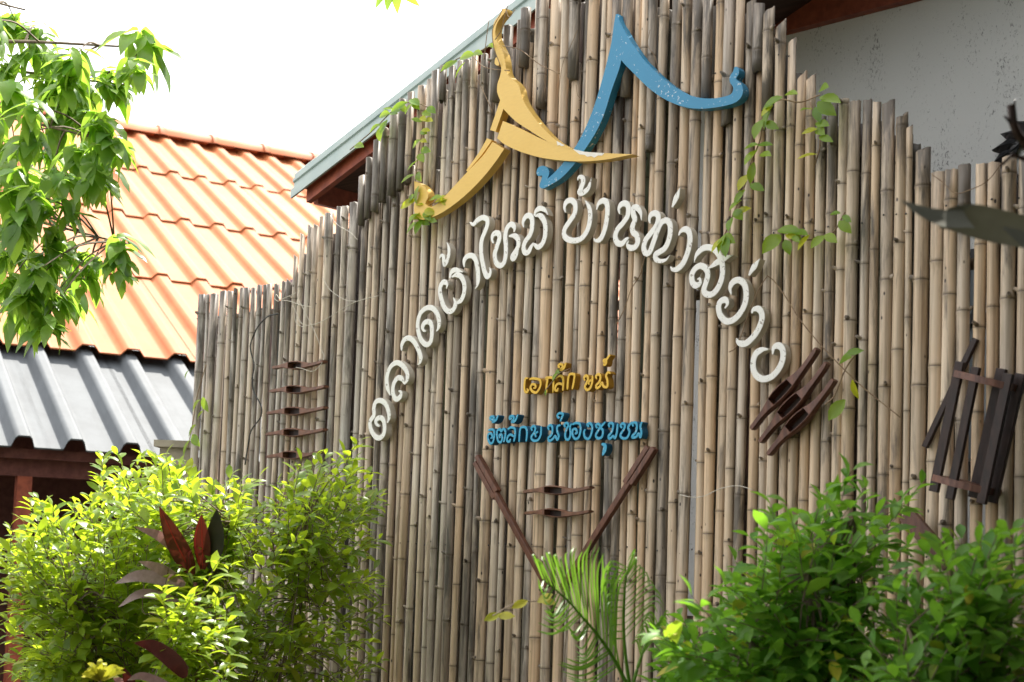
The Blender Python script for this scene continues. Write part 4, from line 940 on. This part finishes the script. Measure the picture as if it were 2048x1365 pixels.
# ------------------------------------------------------------------ low post at the left end
q = at(358, 884, 8.6); MB_ = MB().box((q.x, q.y, q.z/2-.03), (.09, 0, 0), (0, .09, 0), (0, 0, q.z/2)).box((q.x, q.y, q.z-.02), (.12, 0, 0), (0, .12, 0), (0, 0, .02))
tag(MB_.build('stone_post', M['stone'], None, loc=(q.x, q.y, 0)), 'weathered low post at the left end of the fence', 'post')

# ------------------------------------------------------------------ bushes
LB = [(0,1365),(0,1075),(30,1040),(70,985),(140,1010),(215,960),(200,905),(260,895),(330,905),(400,925),(470,950),(560,940),(640,905),(700,890),(728,872),(745,910),(760,965),(785,970),(765,1050),(755,1120),(775,1220),(795,1300),(770,1340),(720,1400),(0,1400)]
def dl(x, y): return (5.15, 6.9) if 320 < x < 470 and y > 1110 else (5.5, 6.9) if x < 420 else (5.8, min(7.0, fenceY(x)-.35))
r1, r2 = at(200, 1365, 6.3), at(560, 1365, 6.6)
def dnsl(x, y): return 1 if x < 420 else 1-.44*(x-420)/120 if x < 540 else (.56 if y < 1180 else .36)
bush('leafy_bush', 'sunlit yellow-green bush in front of the left end of the fence', LB, dl, 780, .092, M['bushleaf'], [(r1.x, r1.y), (r2.x, r2.y), (r1.x+.25, r1.y), ((r1.x+r2.x)/2, r1.y+.1), (r2.x-.2, r2.y-.15)], 3, dnsl, (.16, .34), .021)
RB = [(1290,1400),(1310,1230),(1380,1170),(1470,1100),(1480,1040),(1545,985),(1620,965),(1700,930),(1780,905),(1880,895),(1895,925),(1840,975),(1850,1060),(1800,1150),(1790,1260),(1800,1400)]
r3 = at(1600, 1365, 4.7)
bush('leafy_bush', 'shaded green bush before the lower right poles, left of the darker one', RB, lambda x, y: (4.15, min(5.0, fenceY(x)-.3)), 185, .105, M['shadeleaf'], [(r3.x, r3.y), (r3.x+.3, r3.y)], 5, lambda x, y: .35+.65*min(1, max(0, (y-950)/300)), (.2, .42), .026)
RB2 = [(1680,1400),(1700,1230),(1770,1140),(1850,1090),(1930,1060),(2060,1030),(2100,1400)]
r4 = at(1960, 1365, 4.1)
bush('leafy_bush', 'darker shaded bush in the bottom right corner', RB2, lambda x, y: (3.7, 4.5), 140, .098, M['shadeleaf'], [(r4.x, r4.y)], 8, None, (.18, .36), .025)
# red cordyline
cp = at(390, 1365, 5.75); cord = empty('cordyline', (cp.x, cp.y, 0), 'red and purple leaved cordyline growing through the left bush', 'plant')
cS = 3.739
def c7(x, y, Y): return at(220+x/cS, 1000+y/cS, Y)
MB().tube([(cp.x, cp.y, 0), c7(650, 1365, 5.75), c7(640, 620, 5.66)], .012, 6, .009).build('stem', M['maroon'], cord, smooth=True)
view = Vector((0, -1, .15))
def rib_leaf(pts, w):
    n = len(pts); P = [c7(x, y, 5.66-.18*i/(n-1)) for i, (x, y) in enumerate(pts)]
    b = blade(P, w, view, M['redleaf'], cord)
    blade([p+Vector((0, -.004, 0)) for p in P], w*.07, view, M['redrib'], b, name='midrib')
    sd = Vector((1, 0, .2))
    if w > .05: blade([p-sd*w*.42*math.sin(PI*min(1, .1+.9*i/(n-1)))+Vector((0, -.004, 0)) for i, p in enumerate(P)], w*.1, view, M['redrib'], b, name='red_edge')
for pts, w, mt in (([(620,560),(500,330),(370,52)], .078, 'redleaf'), ([(695,520),(690,300),(685,112)], .066, 'redleaf'), ([(750,520),(790,280),(800,70)], .075, 'darkleaf'),
    ([(560,460),(400,290),(188,203)], .042, 'palered'), ([(560,640),(250,570),(40,625)], .05, 'palered'), ([(560,630),(380,520),(212,460)], .042, 'palered'), ([(520,760),(250,700),(62,803)], .036, 'palered'),
    ([(590,560),(590,420),(612,380)], .02, 'redleaf')):
    n = len(pts); blade([c7(x, y, 5.66-.18*i/(n-1)) for i, (x, y) in enumerate(pts)], w, view, M[mt], cord) if mt != 'redleaf' else rib_leaf(pts, w)
cp2 = at(330, 1400, 5.3); cord2 = empty('cordyline', (cp2.x, cp2.y, 0), 'small red leaved cordyline low at the bottom left edge', 'plant')
MB().tube([(cp2.x, cp2.y, 0), c7(420, 1480, 5.3)], .014, 6, .01).build('stem', M['bark'], cord2, smooth=True)
for pts, w, mt in (([(560,1330),(500,1230),(330,1100),(180,1070)], .06, 'redleaf'), ([(180,1420),(140,1340),(108,1255)], .04, 'redleaf'), ([(480,1400),(250,1320),(130,1350)], .03, 'palered'), ([(120,1420),(60,1340),(35,1300)], .03, 'palered')):
    n = len(pts); blade([c7(x, y, 5.3-.1*i/(n-1)) for i, (x, y) in enumerate(pts)], w, view, M[mt], cord2)
# croton
kp = at(200, 1400, 5.2); crot = empty('croton', (kp.x, kp.y, 0), 'yellow croton tuft at the bottom left', 'plant')
MB().tube([(kp.x, kp.y, 0), at(200, 1360, 5.2)], .01, 5, .006).build('stem', M['bark'], crot)
for k in range(13):
    a = PI*(.02+.96*k/12); L_ = rnd.uniform(28, 62); x, y = 200+math.cos(a)*L_, 1352-math.sin(a)*L_*.62
    blade([at(200, 1362, 5.2), at(200+(x-200)*.55, 1358+(y-1358)*.7, 5.2-rnd.uniform(0, .1)), at(x, y+4, 5.2-rnd.uniform(0, .18))], .022, view+Vector((rnd.uniform(-.6, .6), 0, rnd.uniform(-.3, .6))), M['crotonleaf'], crot)
# palm
pp = at(1262, 1480, 4.7); palm = empty('palm', (pp.x, pp.y, 0), 'young feathery palm in front of the slanted sticks', 'palm')
def c5(x, y, Y): return at(920+x/2.814, 880+y/2.814, Y)
def frond(pts, Y0, Y1, up_tips, left_tips, w=.0068):
    P = [c5(x, y, Y0+(Y1-Y0)*i/(len(pts)-1)) for i, (x, y) in enumerate(pts)]
    C = [Vector(p) for p in crom(P, 10)]
    MB().tube([Vector((pp.x, pp.y, 0))]+C, .007, 6, .002).build('rachis', M['palmleaf'], palm, smooth=True)
    both = up_tips+left_tips
    for L_ in (up_tips, left_tips):
        both += [tuple((p+q)/2+(d if k in (1, 2) else 0) for k, (p, q) in enumerate(zip(A, B))) for A, B in zip(L_, L_[1:]) for d in (rnd.uniform(-14, 14),)]
    for f, x, y, bx, by in both:
        b = C[min(len(C)-1, int(f*(len(C)-1)))]; t = c5(x, y, Y0+(Y1-Y0)*f+rnd.uniform(-.12, .05)); m_ = b.lerp(t, .55)+Vector((bx, -.02, by))
        blade([b, m_, t], w*rnd.uniform(.8, 1.2), (rnd.uniform(-.3, .3), -1, .3), M['palmleaf'], palm, name='leaflet', wf=lambda q: max(.05, math.sin(PI*min(1, .12+.88*q))**.6))
up = [(1-.07*k, x, y, -.02, .05) for k, (x, y) in enumerate([(425,700),(455,740),(492,640),(530,648),(572,658),(640,600),(690,625),(742,560),(785,600),(850,675),(905,695),(960,705),(800,640)])]
lf = [(1-.068*k, x, y, .0, -.03) for k, (x, y) in enumerate([(440,780),(455,840),(480,935),(470,955),(460,1000),(430,1075),(600,1040),(620,1090),(650,1190),(640,1225),(560,1250),(560,1300),(600,1340)])]
frond([(960,1420),(880,1260),(790,1120),(690,1000),(600,900),(470,790)], 4.7, 4.45, up, lf)
up2 = [(1-.09*k, x, y, .02, .05) for k, (x, y) in enumerate([(940,690),(960,740),(1000,790),(1060,830),(1100,860),(1140,900),(1150,960),(1100,1010)])]
lf2 = [(1-.09*k, x, y, -.02, .02) for k, (x, y) in enumerate([(850,720),(800,790),(790,860),(820,900),(830,980),(850,1060),(860,1130),(880,1200)])]
frond([(960,1420),(930,1200),(920,1000),(930,820),(945,720)], 4.72, 4.6, up2, lf2, .005)
frond([(960,1420),(1010,1250),(1060,1120),(1120,1060)], 4.7, 4.8, [(1-.12*k, 1180-k*10, 980+k*35, 0, .03) for k in range(6)], [(1-.12*k, 1040-k*15, 1000+k*30, 0, .03) for k in range(6)], .005)
# sprig with yellow-green leaves left of the palm
sp_ = empty('leafy_sprig', (at(1060, 1400, 5.0).x, 5.0, 0), 'thin sprig with four pale yellow-green leaves left of the palm', 'plant')
MB().tube([Vector(p) for p in crom([(at(1060, 1400, 5.0).x, 5.0, 0), at(1130, 1300, 4.9), at(1110, 1215, 4.8), at(1040, 1205, 4.75), at(985, 1232, 4.7)], 6)], .002, 4).build('stem', M['bark'], sp_)
ml = [leaf_mesh('leaf', M['crotonleaf'], .5, .1, .2, 'oval')]
place_leaves(sp_, [frame(at(x, y, Y), at(x+dx, y+dy, Y-.02)-at(x, y, Y), (0, -1, .5), .06) for x, y, dx, dy, Y in ((1055,1202,-28,12,4.75),(1075,1205,24,-14,4.75),(1000,1228,-26,10,4.72),(995,1232,28,0,4.72),(1080,1200,20,4,4.76))], ml)

# ------------------------------------------------------------------ tree at the left with long hanging leaves
tb = at(-420, 1365, 7.2); tree = empty('broadleaf_tree', (tb.x, tb.y, 0), 'tree with long drooping glossy leaves hanging into the upper left', 'tree')
tk = [Vector((tb.x, tb.y, 0)), at(-430, 900, 7.2), at(-400, 450, 7.1), at(-330, 100, 7.0), at(-300, -300, 6.9)]
MB().tube([Vector(p) for p in crom(tk, 6)], .13, 10, .05).build('trunk', M['bark'], tree, smooth=True)
tml = [leaf_mesh('leaf', M['treeleaf'], rnd.uniform(.36, .48), rnd.uniform(.1, .6), rnd.uniform(.1, .4), 'lance', 7, .035) for k in range(5)]
clus = [(285,72,1.5),(215,150,1),(150,115,1),(95,165,1),(235,175,.9),(30,40,1.2),(15,130,1),(60,215,1),(130,205,1.1),(185,235,1),(30,290,1),(95,300,1.1),(160,300,1),(225,285,1),(10,380,1),(70,390,1),(130,350,1),(185,345,1),(240,290,.8),(45,470,.9),(30,440,1),(105,470,1),(20,560,1),(75,540,1.1),(140,500,.9),(190,515,.9),(235,490,1.1),(110,590,1),(40,620,1),(150,590,.9),(90,640,.9),(175,560,.8),(205,300,.9),(60,100,1),(110,245,1),(-20,220,1.1),(-25,420,1),(-30,600,1),(-20,40,1.1),(140,160,1),(45,345,1),(125,415,.9),(25,180,1),(75,60,.9),(110,120,.9),(170,170,.9),(55,265,1),(105,345,1),(20,330,1),(60,425,.9),(15,500,1),(95,510,1),(55,580,1),(150,545,.9),(200,240,.9),(265,130,.8),(240,535,.7),(215,350,.8)]
brs = {}
lm = []
for bi, (fx, fy, tx, ty, Yb) in enumerate([(-330,160,290,95,6.6),(-360,180,250,170,6.9),(-360,220,250,290,6.7),(-390,400,260,490,6.6),(-395,420,170,560,6.8),(-310,0,50,20,6.7)]):
    P = [Vector(p) for p in crom([at(fx, fy, 7.05), at(fx*.5+tx*.5-40, fy*.5+ty*.5-40, (7.05+Yb)/2), at(tx, ty, Yb)], 12)]
    brs[bi] = P; MB().tube(P, .016, 6, .004).build('branch', M['bark'], tree, smooth=True)
allb = [p for P in brs.values() for p in P]
tw = MB(); rt = random.Random(4)
for x, y, s in clus:
    Y = rt.uniform(6.1, 7.0); c = at(x, y, Y)
    q = min(allb, key=lambda p: (p-c).length)
    tw.tube([Vector(p) for p in crom([q, q.lerp(c, .5)+Vector((0, 0, .04)), c], 4)], .006, 4, .003)
    for k in range(rt.randint(14, 19)):
        a = rt.uniform(0, 2*PI); fw = Vector((math.cos(a)*.75, math.sin(a)*.75, rt.uniform(-1.15, .05)))
        p = c+Vector((rt.uniform(-.03, .03), rt.uniform(-.03, .03), rt.uniform(-.04, .04)))
        lm.append(frame(p, fw, Vector((math.cos(a)*.8, math.sin(a)*.8-.3, .8)), s*rt.uniform(.11, .175)))
o = tw.build('twigs', M['bark'], tree); o['kind'] = 'stuff'
place_leaves(tree, lm, tml, 300)

# ------------------------------------------------------------------ unseen trees added to keep sky light off the fence
def added_shade_tree(x, y, label, crown, rad, n, sd):
    o = empty('added_shade_tree', (x, y, 0), label, 'tree'); rs = random.Random(sd); cx, cy, cz = crown
    MB().tube([Vector(p) for p in crom([(x, y, 0), (x-.05, y, 1.5), ((x+cx)/2, (y+cy)/2, cz*.55), (cx, cy, cz+rad[2]*.5)], 5)], .2, 10, .07).build('trunk', M['bark'], o, smooth=True)
    for k in range(8):
        a = rs.uniform(0, 2*PI); c = Vector((cx+math.cos(a)*rad[0]*.7, cy+math.sin(a)*rad[1]*.7, cz+rs.uniform(-.3, .6)*rad[2]))
        b = Vector(((x+cx)/2, (y+cy)/2, cz*.55+k*.15))
        MB().tube([Vector(p) for p in crom([b, b.lerp(c, .5)+Vector((0, 0, .2)), c], 5)], .06, 6, .012).build('branch', M['bark'], o, smooth=True)
    sm = []
    cl = []
    while len(cl) < 130:
        q = Vector((rs.uniform(-1, 1), rs.uniform(-1, 1), rs.uniform(-1, 1)))
        if q.length < 1: cl.append(Vector((cx+q.x*rad[0], cy+q.y*rad[1], cz+q.z*rad[2])))
    for k in range(n):
        p = rs.choice(cl)+Vector((rs.gauss(0, .33), rs.gauss(0, .33), rs.gauss(0, .26)))
        q = proj(p)
        mg = 90+F*.36/max(.3, p.y)
        if q and -mg < q[0] < 2048+mg and q[1] > -mg: continue
        if (p-CAMP).length < 1.2: continue
        sm.append(frame(p, (rs.uniform(-1, 1), rs.uniform(-1, 1), rs.uniform(-.9, .1)), (rs.uniform(-.5, .5), rs.uniform(-.5, .5), 1), rs.uniform(.2, .34)))
    place_leaves(o, sm, [leaf_mesh('leaf', M['crownleaf'], .45, .3, .3, 'oval', 3)], 0)
added_shade_tree(4.7, 2.4, 'large unseen tree added to shade the fence, with a low wide crown', (1.6, 1.5, 4.8), (3.6, 2.4, 1.8), 12000, 11)
added_shade_tree(5.6, .2, 'second unseen tree added right of the viewpoint to block sky light', (5.3, .2, 3.6), (2.4, 3.0, 3.2), 9000, 12)
added_shade_tree(2.75, 2.9, 'small dense tree added past the right edge to darken the near fence', (2.45, 2.9, 2.9), (1.15, 1.2, 1.9), 5000, 14)
added_shade_tree(1.0, -4.6, 'broad low unseen tree added behind the viewpoint to block light', (1.4, -4.4, 3.4), (5.0, 1.5, 3.2), 11000, 13)

spr = empty('leafy_branch', at(790, -120, 6.0), 'tip of a leafy branch hanging in at the top edge over the sky', 'branch')
MB().tube([Vector(p) for p in crom([at(700, -260, 6.1), at(760, -120, 6.0), at(782, -30, 6.0)], 5)], .006, 5, .003).build('stem', M['bark'], spr)
place_leaves(spr, [frame(at(x, y, 6), at(x+dx, y+dy, 5.97)-at(x, y, 6), (rnd.uniform(-.6, .6), -1, rnd.uniform(-.2, .5)), .1) for x, y, dx, dy in ((775,-22,-25,32),(782,-20,-10,40),(790,-24,6,34),(800,-24,24,26),(770,-30,-34,20),(790,-40,30,20))], tml, 300)
# ------------------------------------------------------------------ near leaf and broken twig at the right, leaf tip at the top
bl_ = empty('broad_leaf_plant', (at(2250, 500, 3.1).x, 3.1, 0), 'broad dull leaf reaching in from the right edge in front of the poles', 'plant')
MB().tube([Vector(p) for p in crom([(at(2250, 500, 3.1).x, 3.1, 0), at(2260, 900, 3.1), at(2180, 520, 3.1)], 6)], .012, 6, .006).build('stem', M['bark'], bl_)
LW = lambda t: .62+.3*math.sin(PI*t)
blade([at(2210, 498, 3.1), at(2100, 470, 3.08), at(1990, 446, 3.05), at(1925, 430, 3.03), at(1885, 432, 3.02)], .095, (.25, -.55, -.85), M['dryleaf'], bl_, fold=.25, wf=LW)
blade([at(1935, 438, 3.0), at(1890, 440, 2.99), at(1845, 425, 2.98), at(1803, 402, 2.97)], .07, (-.45, -.9, .5), M['dryleaf'], bl_, fold=.15, wf=lambda t: max(.05, (1-t)**.8))
blade([at(2200, 540, 3.0), at(2080, 495, 2.98), at(2005, 455, 2.97)], .09, (-.5, -.9, .6), M['dryleaf'], bl_, fold=.1, wf=lambda t: max(.05, (1-t)**.7))
mb = MB(); mb.tube([Vector(p) for p in crom([(at(2300, 400, 3.3).x, 3.3, 0), at(2240, 600, 3.3), at(2080, 330, 3.2), at(2032, 262, 3.15), at(2022, 210, 3.14)], 6)], .013, 6, .009)
mb.tube([at(2030, 255, 3.15), at(2008, 232, 3.13)], .006, 5, .002); mb.tube([at(2026, 235, 3.15), at(2030, 200, 3.13)], .006, 5, .002); mb.tube([at(2080, 330, 3.2), at(2025, 310, 3.2), at(2003, 330, 3.2)], .006, 5, .004)
tag(mb.build('bare_twig', M['blackwood'], None, loc=(at(2300, 400, 3.3).x, 3.3, 0)), 'dark broken twig in front of the grey wall at the right edge', 'twig')

bpy.context.view_layer.update()
